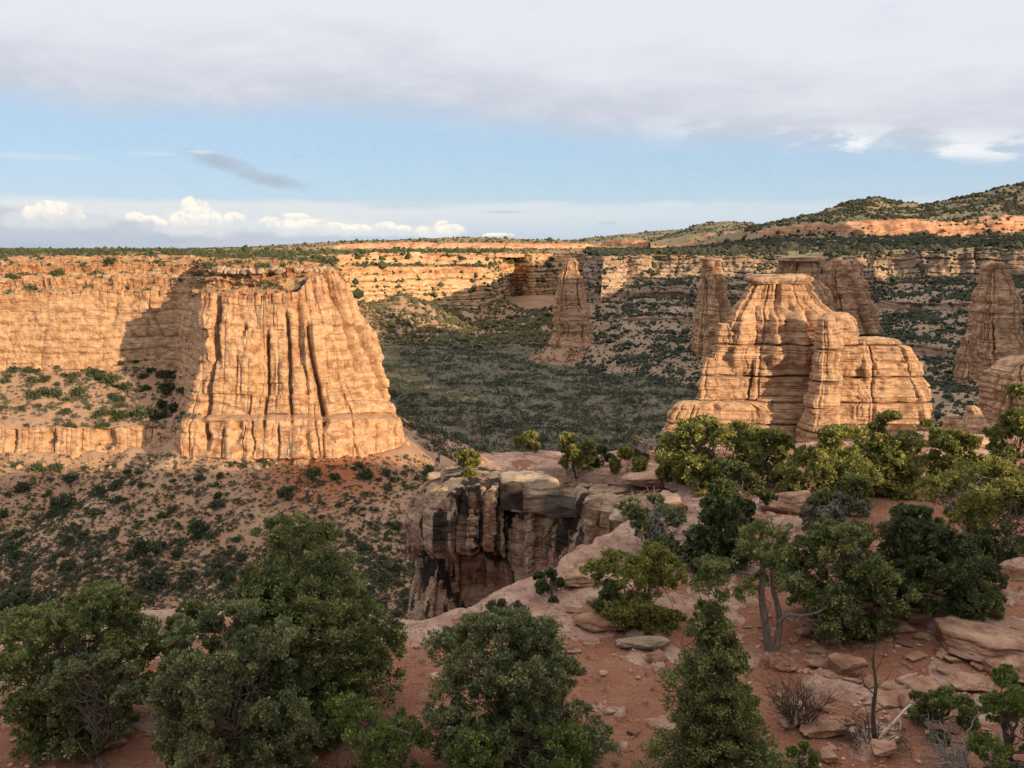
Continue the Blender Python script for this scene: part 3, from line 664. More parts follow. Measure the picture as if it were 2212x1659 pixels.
def monolith():
    Y = 560
    z1, z2, z3, z4 = zat(741, Y), zat(807, Y), zat(860, Y), zat(906, Y)
    sm = [(z1, 5.0, .55), (z2, 5.0, .5), (z3, 5.0, .5), (z4, 3.5, .5), (zat(775, Y), 1.3, .4), (zat(830, Y), 1.2, .4), (zat(758, Y), .8, .35), (zat(790, Y), .8, .35), (zat(712, Y), 1.0, .4)]
    x = lambda u: float(D(u, 740, Y)[0])
    main = loft([(607, 1627, 1740), (612, 1624, 1748), (620, 1620, 1752), (640, 1614, 1760), (668, 1592, 1782), (690, 1587, 1800), (741, 1584, 1815), (744, 1572, 1822), (807, 1560, 1840), (860, 1548, 1850), (930, 1530, 1860), (1010, 1515, 1880)], Y, .30, 51, power=.55, fins=.10, spacing=13, dcol=3.0, dcrack=4.0, zfine=.55, dstr=1.2, seams=sm,
        ribs=[(x(1600), -38, -70, 6, 5), (x(1668), -38, -72, 4.5, 7), (x(1712), -34, -72, 5, 9), (x(1757), -36, -72, 8, 8)])
    fin = loft([(688, 1772, 1800), (700, 1766, 1806), (741, 1762, 1814), (807, 1756, 1812), (860, 1750, 1806), (930, 1730, 1812), (1010, 1715, 1820)], Y - 30, 1.0, 57, spacing=14, dcol=1.5, dcrack=1.5, seams=sm, zfine=.7)
    foot = loft([(862, 1640, 1806), (868, 1634, 1812), (930, 1622, 1818), (1010, 1610, 1830)], Y - 14, .14, 58, power=.45, fins=.06, spacing=12, dcol=2.2, dcrack=2.0, seams=sm)
    shoulder = loft([(675, 1790, 1822), (682, 1775, 1834), (697, 1765, 1841), (726, 1760, 1842), (745, 1755, 1846), (1000, 1750, 1850)], Y - 10, .7, 63, power=.5, spacing=9, dcol=1.6, dcrack=1.2, seams=sm)
    right = loft([(734, 1850, 1926), (740, 1838, 1942), (755, 1834, 1962), (798, 1830, 1985), (830, 1828, 1989), (866, 1824, 2001), (920, 1818, 2008), (1010, 1808, 2020)], Y - 6, .5, 69, power=.48, fins=.08, spacing=12, dcol=2.6, dcrack=3.6, zfine=.55, seams=sm,
        ribs=[(x(1856), -64, -80, 2.5, 4.5), (x(1900), -62, -85, 4, 2.5)])
    left = loft([(699, 1555, 1570), (706, 1552, 1574), (728, 1547, 1584), (760, 1540, 1592), (804, 1521, 1600), (857, 1511, 1610), (930, 1500, 1620), (1010, 1490, 1630)], Y - 5, .42, 75, spacing=8, dcol=1.6, dcrack=2.0, seams=sm, power=.5, fins=.1)
    left2 = loft([(774, 1524, 1540), (800, 1519, 1550), (857, 1510, 1556), (1000, 1500, 1565)], Y - 9, .5, 76, spacing=6, dcol=1.2, dcrack=1.0, seams=sm, power=.5)
    base = loft([(867, 1478, 1640), (872, 1464, 1668), (896, 1448, 1680), (938, 1431, 1690), (1010, 1418, 1700)], Y - 12, .24, 81, spacing=13, dcol=2.4, dcrack=2.8, seams=sm, power=.45, fins=.06)
    V, F = join([main, fin, foot, shoulder, right, left, left2, base])
    o = D(1720, 930, Y); r = empty('rock_monolith', o, label='biggest sunlit sandstone monolith with flat caprock, standing alone behind the trees', category='rock monolith')
    put('body', mesh_np('monolith_body', V - o, F, False), MAT['tower'], r)
    V, F = loft([(593.5, 1640, 1735), (595, 1618, 1749), (602, 1611, 1754), (608.5, 1615, 1750), (612, 1628, 1740)], Y, .5, 87, rough=.3, spacing=6, dcol=1.2, dcrack=1.0, dstr=.6, zfine=.35, step=.6, rag=.4)
    put('caprock', mesh_np('caprock', V - o, F, False), MAT['cap'], r)
    V, F = loft([(729, 1850, 1915), (732, 1838, 1935), (738, 1832, 1944), (742, 1840, 1940)], Y - 6, .5, 91, rough=.5, spacing=5, dcol=1.6, dcrack=1.5, dstr=.5, zfine=.35, step=.6, rag=.4)
    put('caprock', mesh_np('caprock', V - o, F, False), MAT['cap'], r)
monolith()

def tower(label, Y, levels, ratio, seed, capl=None, **kw):
    o = D((levels[-1][1] + levels[-1][2]) / 2, levels[-1][0], Y)
    kw.setdefault('fins', .30); kw.setdefault('dstr', .3); kw.setdefault('rag', 1.8); kw.setdefault('power', .5); kw['spacing'] = kw['spacing'] * .62; kw['dcrack'] = kw['dcrack'] * 1.4; kw.setdefault('zfine', .8)
    m_ = [(v, (a + b) / 2 - (b - a) * .41, (a + b) / 2 + (b - a) * .41) for v, a, b in levels]
    V, F = loft(m_, Y, ratio, seed, **kw)
    if capl is None:
        put('rock_tower', mesh_np('rock_tower', V - o, F, False), MAT['tower'], loc=o, label=label, category='rock tower'); return
    r = empty('rock_tower', o, label=label, category='rock tower')
    put('body', mesh_np('tower_body', V - o, F, False), MAT['tower'], r)
    V, F = loft(capl, Y, ratio * 1.1, seed + 40, rough=.4, spacing=7, dcol=1.2, dcrack=1, dstr=.6, zfine=.5, step=.9, rag=.4)
    put('caprock', mesh_np('tower_cap', V - o, F, False), MAT['cap'], r)
tower('shaded pyramid shaped rock tower standing at the valley mouth', 1080, [(559, 1228, 1242), (563, 1219, 1246), (585, 1212, 1252), (620, 1201, 1262), (660, 1195, 1274), (690, 1192, 1280), (715, 1190, 1282), (745, 1178, 1290), (790, 1160, 1305)], .9, 101, spacing=16, dcol=3.5, dcrack=3)
tower('tall thin rock spire with a small flat cap', 980, [(563, 1517, 1555), (580, 1514, 1556), (600, 1514, 1556), (622, 1511, 1556), (640, 1506, 1562), (660, 1503, 1574), (690, 1497, 1580), (720, 1492, 1585), (755, 1484, 1592), (800, 1470, 1600)], .8, 111, capl=[(558, 1525, 1550), (559, 1512, 1557), (563, 1514, 1557), (565, 1522, 1550)], spacing=12, dcol=3.2, dcrack=3, ribs=[(float(D(1540, 600, 980)[0]), -28, -90, 7, 6)])
tower('broad flat topped rock tower rising behind the monolith', 900, [(563, 1688, 1771), (580, 1687, 1770), (600, 1684, 1776), (625, 1680, 1788), (660, 1672, 1803), (700, 1660, 1818), (760, 1640, 1840)], .7, 121, capl=[(554, 1700, 1765), (556, 1686, 1775), (563, 1684, 1776), (566, 1690, 1770)], spacing=16, dcol=3, dcrack=2.5)
tower('rounded rock buttress right of the broad flat tower', 960, [(562, 1800, 1850), (575, 1785, 1862), (600, 1780, 1858), (640, 1785, 1868), (680, 1795, 1885), (720, 1800, 1900)], .9, 131, spacing=18, dcol=3.5, dcrack=2.5)
tower('dark shaded rock spire near the right edge', 800, [(567, 2138, 2160), (570, 2132, 2166), (600, 2126, 2172), (650, 2114, 2190), (700, 2102, 2196), (745, 2098, 2206), (790, 2094, 2222), (850, 2085, 2240)], .9, 141, spacing=14, dcol=3, dcrack=2.4)
tower('short shaded rock stub in front of the dark spire', 770, [(722, 2088, 2098), (735, 2082, 2104), (770, 2072, 2112), (825, 2066, 2120), (880, 2060, 2128)], .9, 151, spacing=9, dcol=2, dcrack=1.6)
tower('domed shaded rock mass cut by a crack at the right edge', 600, [(772, 2195, 2235), (785, 2165, 2260), (800, 2142, 2290), (830, 2130, 2310), (870, 2122, 2330), (905, 2112, 2340), (960, 2100, 2350)], .8, 161, spacing=22, dcol=4, dcrack=5)
tower('small rounded rock knob with orange sunlit side', 430, [(897, 2054, 2066), (901, 2044, 2076), (912, 2035, 2084), (930, 2031, 2087), (960, 2028, 2090)], .9, 171, spacing=9, dcol=1.2, dcrack=1, zfine=.4, step=.5)
tower('grey rounded rock hump behind the small knob', 450, [(878, 2098, 2112), (884, 2088, 2122), (905, 2080, 2132), (960, 2072, 2142)], .9, 181, spacing=9, dcol=1.4, dcrack=1, zfine=.4, step=.5)
tower('lowest small orange rock knob next to the right trees', 425, [(922, 2100, 2114), (927, 2092, 2122), (945, 2088, 2126), (970, 2085, 2130)], .9, 191, spacing=9, dcol=1, dcrack=.8, zfine=.4, step=.5)

# ---- valley floor with talus aprons
TAL = []
cl = D(*[np.array([c[5][k] for c in left_cols[:-1]]) for k in range(3)])
for a, b in zip(cl[:-1], cl[1:]): TAL.append((a, b, .56))
def seg_talus(x, y):
    z = np.full(x.shape, -999.)
    for a, b, s in TAL:
        ab = b[:2] - a[:2]; t = np.clip(((x - a[0]) * ab[0] + (y - a[1]) * ab[1]) / (ab @ ab), 0, 1)
        dd = np.hypot(x - a[0] - t * ab[0], y - a[1] - t * ab[1]); z = np.maximum(z, a[2] + t * (b[2] - a[2]) + 3 - s * dd + .0009 * np.minimum(dd, 230) ** 2)
    return z
MOUNDS = [(1235, 755, 1080, 30, .5), (1540, 790, 980, 36, .5), (1078, 664, 1500, 22, .42), (860, 650, 1420, 26, .40), (790, 668, 1370, 30, .40), (985, 680, 1460, 24, .40), (2100, 880, 770, 40, .5), (1720, 1015, 560, 70, .45), (2200, 960, 600, 50, .5)]
def z0_floor(x, y):
    z = np.interp(y, [150, 380, 500, 650, 900, 1250, 1600, 2100], [-172, -163, -158, -150, -138, -121, -110, -100])
    P = np.stack([x, y, 0 * x], -1)
    return z + fbm(P / 130.0, 4) * 6 + np.clip(ridged(P / 60.0 + 4, 2), -1, 1) * 1.2
def valley_z(x, y):
    z = z0_floor(x, y); P = np.stack([x, y, 0 * x], -1)
    t = seg_talus(x, y) + fbm(P / 22.0 + 6, 3) * 1.6 - np.abs(fbm(P * np.array([1, .35, 1]) / 30.0 + 2, 3)) * 5
    h = 5.0; z = np.maximum(z, t) + h * .25 * np.clip(1 - np.abs(z - t) / h, 0, 1) ** 2
    for (u, v, Y, r, s) in MOUNDS:
        c = D(u, v, Y); dd = np.hypot(x - c[0], y - c[1]); m = c[2] + 4 - s * np.maximum(dd - r, -8) + fbm(P / 26.0 + u, 3) * 3
        z = np.maximum(z, m)
    return z
def valley():
    ys = np.concatenate([np.arange(150, 520, 2.0), np.arange(520, 900, 3.0), np.arange(900, 2200, 6.0)])
    xs = np.linspace(-1, 1, 420)
    X = xs[None, :] * (ys[:, None] * .78 + 40); Yy = ys[:, None] + 0 * X
    Z = valley_z(X, Yy)
    P = np.stack([X, Yy, Z], -1)
    me = mesh_np('canyon_floor', P.reshape(-1, 3), grid_faces(*P.shape[:2])[:, ::-1], True)
    fl = sst(z0_floor(X, Yy) - Z, -4, -1.0) * sst(Yy + X * .25, 470, 560) * (1 - .62 * sst(Yy + 40 * fbm(np.stack([X, Yy, 0 * X], -1) / 90.0, 2), 1120, 1260))  # dark floor tone fades up the valley: sunlit brightness put into the soil colour
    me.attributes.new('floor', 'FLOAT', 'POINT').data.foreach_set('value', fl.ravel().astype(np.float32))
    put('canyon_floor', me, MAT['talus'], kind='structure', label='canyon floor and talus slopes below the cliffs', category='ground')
    keep('valley', P)
valley()

# ------------------------------------------------------------------ the plateau edge the photographer stands on
SD = np.array([-math.sin(SUN_AZ), math.cos(SUN_AZ)]); SP = np.array([math.cos(SUN_AZ), math.sin(SUN_AZ)])   # down-sun, across
# (across, crest position along the sun line, reach: height that the crest's shadow line has at s = 0)
RIDGE = [(-500, -60, 20), (-60, -42, 2), (0, -42, 0.5), (14, -42, -2.5), (28, -42, -5.6), (45, -44, -8.2), (58, -46, -10.2), (75, -48, -12.0), (110, -60, -11.5), (140, -90, -2), (172, -120, -9), (200, -140, -15), (216, -150, -20), (240, -170, -21), (262, -180, -24), (304, -210, -36), (318, -215, -36),
         (336, -225, 2), (375, -240, 2), (438, -255, 0), (451, -260, -44), (520, -270, -56), (566, -270, -62), (577, -275, 6), (595, -280, 20), (615, -285, 38), (640, -290, 52), (735, -300, 92), (780, -300, 122), (829, -300, 128), (845, -300, 84), (865, -300, 92), (983, -300, 120), (1077, -300, 108), (1120, -300, 84), (1146, -300, 67), (1176, -295, 50), (1235, -280, 50), (1300, -200, 150), (1400, -60, 240), (1500, 100, 290), (1700, 150, 290), (1830, 200, 285), (1890, 220, 150), (2000, 240, 40)]
def ridge():  # unseen ridge, its crest heights chosen to lay shade over the scene
    A = np.array(RIDGE, float); c = np.concatenate([np.arange(-500, 130, 3.0), np.arange(130, 2000, 6.0)])
    s0 = np.interp(c, A[:, 0], A[:, 1]); C = np.interp(c, A[:, 0], A[:, 2])
    H = C - s0 * TS + n1(c / 9.0, 3, 3) * .5 * sst(c, -80, 200)
    near = 1 - sst(c, 100, 180)
    offs = [(-400, -60, -140), (-120, -14, -60), (-30, -3, -10), (-8, -.6, -1.5), (0, 0, 0), (7, -1.5, -3), (16, -5, -12), (26, -9.5, -35), (36, -13.0, -60), (44, -22, -90), (130, -80, -150)]
    rows = []
    for (ds, hn, hf) in offs:
        s = s0 + ds; z = H + hn * near + hf * (1 - near)
        rows.append(np.stack([SD[0] * s + SP[0] * c, SD[1] * s + SP[1] * c, z], -1))
    P = np.stack(rows); 
    P = resample(P, 6, 3, 30)
    P[..., 2] += fbm(P / 12.0, 3) * .3
    put('shade_ridge', mesh_np('shade_ridge', P.reshape(-1, 3), grid_faces(*P.shape[:2]), True), MAT['talus'], kind='structure', label='unseen rocky ridge behind and to the right of the viewpoint, shaped to cast shade', category='ridge')
ridge()

def G(u, v, z=-14.0):
    d = D(u, v, 1.0); return d[..., :2] * (z / d[..., 2])[..., None]
EDGE_UV = [(-400, 1420), (-200, 1400), (0, 1372), (120, 1352), (200, 1330), (370, 1308), (600, 1285), (760, 1300), (830, 1322), (880, 1334), (940, 1316), (1000, 1290), (1060, 1262), (1130, 1232), (1230, 1190), (1340, 1142), (1400, 1116), (1440, 1100)]
EDGE_XY = [tuple(p) for p in G(*np.array(EDGE_UV, float).T)]
BLOCK_XY = [(11, 55.5), (8.4, 58.2), (5.6, 60.6), (2.6, 62.6), (-.6, 63.6), (-2.8, 64.0), (-3.8, 65.0), (-4.2, 66), (-4.0, 67.5), (-1, 69), (2, 71), (8, 70), (14, 72), (22, 73), (32, 74), (48, 78), (70, 84), (120, 90), (120, -6), (-60, -6)]
POLY = np.array(EDGE_XY + BLOCK_XY)
def poly_sd(x, y):
    """signed distance to the plateau's outline, positive inside"""
    d = np.full(x.shape, 1e9); ins = np.zeros(x.shape, bool)
    for a, b in zip(POLY, np.roll(POLY, -1, 0)):
        ab = b - a; t = np.clip(((x - a[0]) * ab[0] + (y - a[1]) * ab[1]) / (ab @ ab), 0, 1)
        d = np.minimum(d, np.hypot(x - a[0] - t * ab[0], y - a[1] - t * ab[1]))
        if a[1] != b[1]:
            ins ^= ((a[1] > y) != (b[1] > y)) & (x < (b[0] - a[0]) * (y - a[1]) / (b[1] - a[1]) + a[0])
    return np.where(ins, d, -d)
def rock_field(x, y):
    """0 soil .. 1 bare slickrock"""
    P = np.stack([x, y, 0 * x], -1)
    r = sst(poly_sd(x, y), 5.5, 1.0) * .9
    r = np.maximum(r, 1.1 * np.exp(-(((x - 6.0) / 6.0) ** 2 + ((y - 43) / 8) ** 2)) * 1.45)
    for (u, v, a, b, k) in [(1150, 1280, 3.5, 3.0, 1.1), (1240, 1230, 4, 4, 1.3), (1560, 1310, 1.6, 2.2, .9), (1690, 1090, 2.2, 2.2, 1.1), (1700, 1150, 2.6, 3.0, .9), (1300, 1360, 2.0, 1.2, .7), (1420, 1410, 2.2, .9, .8), (2120, 1360, 2.6, 2.4, 1.0), (1850, 1500, 2.6, 1.6, .75), (1950, 1560, 2.4, 1.2, .7), (1300, 1265, 1.8, 1.6, .9), (60, 1440, 3, 3, .8), (330, 1560, 1.2, .8, .5), (2100, 945, 8, 3, .9)]:
        g = G(u, v); r = np.maximum(r, k * np.exp(-(((x - g[0]) / a) ** 2 + ((y - g[1]) / b) ** 2)))
    return np.clip(r + .85 * fbm(P / 2.2 + 12, 5, .6) - .02, 0, 1)
def ground_base(x, y):
    P = np.stack([x, y, 0 * x], -1)
    z = -14.0 - .07 * np.maximum(0, y - 44) + .28 * fbm(P / 11.0, 3) + .012 * np.maximum(0, x - 6) * np.clip((y - 20) / 20, 0, 1)
    z = z + .75 * np.exp(-(((x - 7) / 4.5) ** 2 + ((y - 43.5) / 6) ** 2))
    z = z + .5 * np.exp(-(((x - 20) / 6) ** 2 + ((y - 33) / 5) ** 2))
    z = np.where(y < 20, np.maximum(z, -14 + (20 - y) ** 2 * .03), z)
    return z
def ground_z(x, y, fine=True):
    x = np.asarray(x, float); y = np.asarray(y, float)
    P = np.stack([x, y, 0 * x], -1); z = ground_base(x, y); sd = poly_sd(x, y) + .7 * fbm(P / 3.5 + 5, 3)
    if fine:
        r = rock_field(x, y); rs = sst(r, .42, .58)
        zz = z + .3 * fbm(P / 4.0 + 30, 3) + .06 * (x - y * .4); st = .30
        k = np.floor(zz / st); fr = zz / st - k; tz = (k + sst(fr, .78, .98)) * st
        z = z + rs * ((tz - zz) * 1.0 + .12 + .06 * ridged(P / 1.3, 3)) + .05 * fbm(P / .7, 4) + .05 * fbm(P / 2.1 + 3, 2)
    e = np.clip(1.6 - sd, 0, 1.6); z = z - .16 * e * e
    o = np.maximum(-sd, 0); z = z - 2.4 * np.sqrt(o) * sst(o, 0, .5) - (2.2 + 9 * sst(y, 47, 53)) * o
    return np.maximum(z, -175)
def build_ground():
    ys = np.concatenate([np.arange(14, 48, .16), np.arange(48, 92, .26)])
    xs = np.linspace(-1, 1, 640)
    X = xs[None, :] * (ys[:, None] * .62 + 4.5) + 0.0; Y = ys[:, None] + 0 * X
    Z = ground_z(X, Y); P = np.stack([X, Y, Z], -1)
    me = mesh_np('red_ground', P.reshape(-1, 3), grid_faces(*P.shape[:2])[:, ::-1], True)
    at = me.attributes.new('bare_rock', 'FLOAT', 'POINT'); at.data.foreach_set('value', sst(rock_field(X, Y), .40, .60).ravel().astype(np.float32))
    m, T, b = new_mat('red_soil_and_slickrock')
    p = T.node('ShaderNodeNewGeometry').outputs['Position']; a = T.node('ShaderNodeAttribute', attribute_name='bare_rock').outputs['Fac']
    n1_ = T.noise(p, .35, 6, .6); n2 = T.noise(p, 2.6, 7, .68); n3 = T.noise(p, 14, 5, .7)
    soil = T.mix(T.ss(n1_, .36, .64), (.345, .148, .092), (.44, .215, .137))
    soil = T.mix(T.mul(T.ss(n2, .5, .66), .75), soil, (.44, .26, .17))
    soil = T.mix(T.mul(T.ss(n3, .52, .68), .75), soil, (.17, .075, .048))
    soil = T.mix(T.mul(T.ss(T.noise(p, 5.5, 4, .6), .60, .68), .8), soil, (.15, .075, .05))
    soil = T.mix(T.mul(T.ss(T.noise(p, 7.5, 4, .6), .62, .68), .8), soil, (.48, .33, .24))
    lay = T.noise(T.vmul(p, (.35, .35, 5)), 1.6, 6, .65)
    rock = T.mix(T.ss(lay, .35, .65), (.45, .265, .198), (.63, .435, .35))
    rock = T.mix(T.mul(T.ss(n2, .50, .64), .65), rock, (.27, .145, .10))
    rock = T.mix(T.mul(T.ss(n3, .55, .68), .5), rock, (.58, .42, .33))
    rock = T.mix(T.mul(T.ss(T.noise(p, .8, 5, .6), .58, .70), .65), rock, (.20, .155, .14))
    msk = T.ss(T.add(a, T.mul(T.sub(n2, .5), .9)), .38, .62)
    T.l.new(T.mix(msk, soil, rock), b.inputs['Base Color'])
    crk = T.noise(T.vmul(p, (.6, 1.1, 4)), 2.4, 8, .7)
    bump(T, b, T.add(T.mul(crk, .8), T.add(T.mul(n3, .45), T.mul(n2, .8))), 1.0, .22)
    put('red_ground', me, m, kind='structure', label='red soil and bare slickrock of the near plateau', category='ground')
build_ground()

MAT['block'] = rock_mat('varnished_sandstone', [(.27, .155, .10), (.36, .245, .165), (.42, .31, .22), (.32, .195, .13), (.45, .33, .24)], bands=.55, scale=4.5, streak=.6, seed=9, bumpd=.12, varnish=(.018, .016, .016), drape=.62)
MAT['slab'] = rock_mat('slab_sandstone', [(.30, .16, .105), (.41, .25, .175), (.48, .32, .235)], bands=1.2, scale=6, streak=.15, seed=10, bumpd=.06)
MAT['slabgrey'] = rock_mat('weathered_sandstone', [(.28, .20, .14), (.38, .29, .21), (.45, .36, .275)], bands=1.0, scale=6, streak=.25, seed=11, bumpd=.07)
MAT['black'] = rock_mat('black_varnished_rock', [(.035, .032, .032), (.06, .05, .046), (.12, .09, .07)], bands=.6, scale=5, streak=.4, seed=12, bumpd=.06)

def promontory():
    C = [[(950, 1006, 70), (946, 1010, 69.6), (940, 1030, 69.3), (930, 1105, 69), (930, 1165, 69), (935, 1190, 69.4), (935, 1230, 69.3), (930, 1310, 69)],
        [(938, 1036, 65), (918, 1042, 64), (897, 1066, 63.4), (873, 1125, 62.8), (879, 1180, 62.8), (897, 1206, 64.2), (895, 1250, 63.8), (868, 1345, 62.8)],
        [(962, 1041, 61), (947, 1049, 59.4), (932, 1068, 58.8), (924, 1128, 57.8), (930, 1184, 58), (948, 1208, 60.4), (942, 1250, 60.0), (925, 1345, 58.8)],
        [(1032, 1043, 59.4), (1022, 1051, 58.2), (1018, 1068, 57.6), (1012, 1130, 56.8), (1015, 1184, 57.2), (1022, 1208, 61.0), (1022, 1250, 61.4), (1022, 1345, 60.4)],
        [(1078, 1043, 59.8), (1072, 1053, 58.6), (1068, 1070, 58.2), (1062, 1130, 57.6), (1066, 1184, 58.0), (1074, 1208, 60.6), (1074, 1250, 61.4), (1080, 1345, 60.6)],
        [(1094, 1046, 61.6), (1092, 1058, 60.8), (1090, 1076, 60.6), (1086, 1130, 60.2), (1090, 1184, 60.0), (1096, 1208, 60.2), (1100, 1250, 60.4), (1110, 1345, 60)],
        [(1150, 1050, 61), (1148, 1062, 59.6), (1146, 1080, 59.2), (1140, 1130, 58.4), (1136, 1184, 57.6), (1136, 1208, 57.2), (1136, 1250, 57), (1136, 1345, 56.6)],
        [(1172, 1052, 61), (1172, 1066, 60.2), (1172, 1084, 59.8), (1168, 1130, 59.4), (1166, 1184, 58.8), (1166, 1208, 58.4), (1166, 1250, 58), (1166, 1345, 57.6)],
        [(1228, 1056, 60), (1226, 1072, 58.4), (1224, 1090, 57.8), (1216, 1130, 57.4), (1210, 1184, 56.8), (1208, 1208, 56.4), (1206, 1250, 56), (1206, 1345, 55.6)],
        [(1256, 1058, 58), (1253, 1074, 57), (1252, 1092, 56.8), (1246, 1130, 56.6), (1243, 1184, 56.2), (1242, 1208, 56), (1242, 1250, 55.6), (1242, 1345, 55)],
        [(1284, 1072, 56.4), (1277, 1082, 55.2), (1273, 1098, 54.6), (1268, 1130, 54.2), (1266, 1184, 54), (1266, 1208, 53.8), (1266, 1250, 53.6), (1266, 1345, 53)],
        [(1370, 1078, 54.6), (1369, 1092, 53.2), (1366, 1106, 52.8), (1362, 1130, 53.4), (1360, 1184, 53.2), (1360, 1208, 53), (1360, 1250, 52.8), (1360, 1345, 52)],
        [(1462, 1080, 53), (1464, 1092, 51.8), (1466, 1106, 51.4), (1466, 1130, 51.4), (1466, 1184, 51), (1466, 1208, 51), (1466, 1250, 51), (1466, 1345, 50)],
        [(1540, 1082, 54), (1546, 1092, 53), (1550, 1106, 53), (1550, 1130, 53), (1550, 1184, 53), (1550, 1208, 53), (1550, 1250, 53), (1550, 1345, 53)]]
    C = [[(c[0][0], c[0][1] - 36, c[0][2] + 5.0)] + c for c in C]
    P = resample(net(C), .075, .07, 120); P = blur(blur(P, 6, 0), 8, 1)
    N = grid_normals(P); U = arc(P, 1)[P.shape[0] // 3][None, :] + 0 * P[..., 0]
    d = blocks(U, P, 77, 1.7, 1.9, .30) + blocks(U + 1, P, 78, .8, .7, .12) + fbm(P / 2.2, 4) * .18 + fbm(P / .6 + 4, 4) * .09 + ridged(P / 1.1 + 7, 3) * .07 + strata(P * 10, 5, .5, 9.0, 2.5) * .22 + pillars(U * 6, P * 6, 7, 13.0, 2.2, 2.6) * .12
    top = 1 - sst(np.arange(P.shape[0])[:, None] / P.shape[0], .22, .34)
    P2 = P + N * (d * (1 - .8 * top))[..., None]
    F = grid_faces(*P.shape[:2]); V = P2.reshape(-1, 3)
    o = D(1060, 1345, 60)
    put('rock_promontory', mesh_np('rock_promontory', V - o, F, False), MAT['block'], loc=o, label='overhanging sandstone promontory streaked with black varnish', category='rock ledge')
    # its top, from the lip inwards
    lip = P2[2]; q = [lip]
    back = np.stack([np.interp(np.linspace(0, 1, lip.shape[0]), [0, .3, .7, 1], [-6.5, -2, 6, 12]), np.interp(np.linspace(0, 1, lip.shape[0]), [0, .3, .7, 1], [71, 72, 70, 62]), np.full(lip.shape[0], -16.2)], -1)
    return lip
LIP = promontory()

# ------------------------------------------------------------------ loose rocks: convex broken blocks
def ico(sub):
    import bmesh
    bm = bmesh.new(); bmesh.ops.create_icosphere(bm, subdivisions=sub, radius=1.0)
    V = np.array([v.co[:] for v in bm.verts]); F = np.array([[v.index for v in f.verts] for f in bm.faces]); bm.free(); return V, F
ICO = {k: ico(k) for k in (1, 2, 3, 5)}
def rock_shape(seed, dims, sub=5, planes=14, rough=.07, flat=.0):
    """broken block about dims (x, y, z) with its foot at z = 0"""
    rs = np.random.RandomState(seed); V, F = ICO[sub]
    n = rs.normal(size=(planes, 3)); n /= np.linalg.norm(n, axis=1)[:, None]; dd = rs.uniform(.62, .95, planes)
    n = np.concatenate([n, np.eye(3), -np.eye(3)]); dd = np.concatenate([dd, [.9, .9, .8 - flat, .9, .9, .8 - flat]])
    k = V @ n.T; r = np.where(k > 1e-3, dd / np.maximum(k, 1e-3), 9).min(1)
    P = V * r[:, None]; P = P * np.array(dims) * .55
    s = min(dims)
    P = P + V * (rough * s * (fbm(P / s * 1.3 + seed, 4) + .5 * ridged(P / s * 3 + seed, 2)))[:, None]
    dl, vl = cells(P[:, 2] / s * 10 + 1.2 * fbm(P / s * .7 + seed, 2), 2.2, seed % 97); P[:, :2] *= (1 + .10 * (vl - .5) - .05 * np.exp(-(dl / .16) ** 2))[:, None]
    fr_ = fbm(P / s * np.array([2.2, 2.2, 5]) + seed * 2, 4); P = P * (1 + .05 * fr_)[:, None]
    P[:, 2] -= P[:, 2].min() + .12 * dims[2]
    return P, F
_ray_cache = {}
def on_ground(u, v, z0=-14.0):
    """where the line of sight through (u, v) meets the ground"""
    d = D(u, v, 1.0); t = np.linspace(15, 95, 1600); P = d[None, :] * t[:, None]
    g = ground_z(P[:, 0], P[:, 1], False); h = np.nonzero(P[:, 2] < g)[0]
    k = h[0] if len(h) else -1
    return np.array([P[k, 0], P[k, 1], float(ground_z(P[k:k + 1, 0] if k >= 0 else P[-1:, 0], P[k:k + 1, 1] if k >= 0 else P[-1:, 1])[0])])
PXM = lambda Y: 2212 / 1024 * FPX / Y           # reading-grid pixels per metre at distance Y
def rock(name, u, v, w, h, label, cat, mat='slab', seed=0, depth=1.0, rot=0.0, tilt=0.0, planes=14, flat=0., lift=0.0, rough=.05, p=None, group=None):
    """rock whose foot is seen at (u, v), w wide and h high in reading-grid pixels"""
    p = on_ground(u, v) if p is None else p; k = PXM(p[1])
    V, F = rock_shape(seed or int(u * 7 + v), (w / k, w / k * depth, h / k * 1.15), planes=planes, flat=flat, rough=rough)
    o = put(name, mesh_np(name, V, F, True), MAT[mat], loc=(p[0], p[1], p[2] + lift), label=label, category=cat)
    o.rotation_euler = (tilt, tilt * .6, rot)
    if group: o['group'] = group
    return o
rock('boulder', 1140, 1064, 118, 76, 'big block with black varnished face and sunlit top on the promontory', 'boulder', 'slabgrey', 3, .9, .15, planes=6, p=np.array([*D(1143, 1062, 60.2)[:2], -17.6]))
rock('boulder', 1104, 1052, 50, 58, 'narrow black varnished block forming the face of the big promontory block', 'boulder', 'black', 5, .6, .1, planes=5, p=np.array([*D(1104, 1055, 59.0)[:2], -17.2]))
rock('boulder', 1220, 1082, 90, 34, 'low black faced block right of the big promontory block', 'boulder', 'black', 8, .6, -.1, planes=4, p=np.array([*D(1221, 1082, 57.9)[:2], -17.35]))
rock('flat_rock', 1010, 1052, 120, 16, 'thin pale slab lying on the left end of the promontory', 'flat rock', 'slabgrey', 11, .8, .2, planes=8, p=np.array([*D(1020, 1048, 60.4)[:2], -16.75]))
rock('flat_rock', 945, 1036, 46, 20, 'small dark edged slab at the outermost tip of the promontory', 'flat rock', 'slabgrey', 12, .8, .2, planes=8, p=np.array([*D(946, 1036, 63.5)[:2], -16.6]))
rock('boulder', 1395, 1110, 130, 50, 'long rounded boulder at the right end of the promontory', 'boulder', 'slabgrey', 15, .8, -.2, planes=20, p=np.array([*D(1385, 1108, 53.5)[:2], -17.0]))
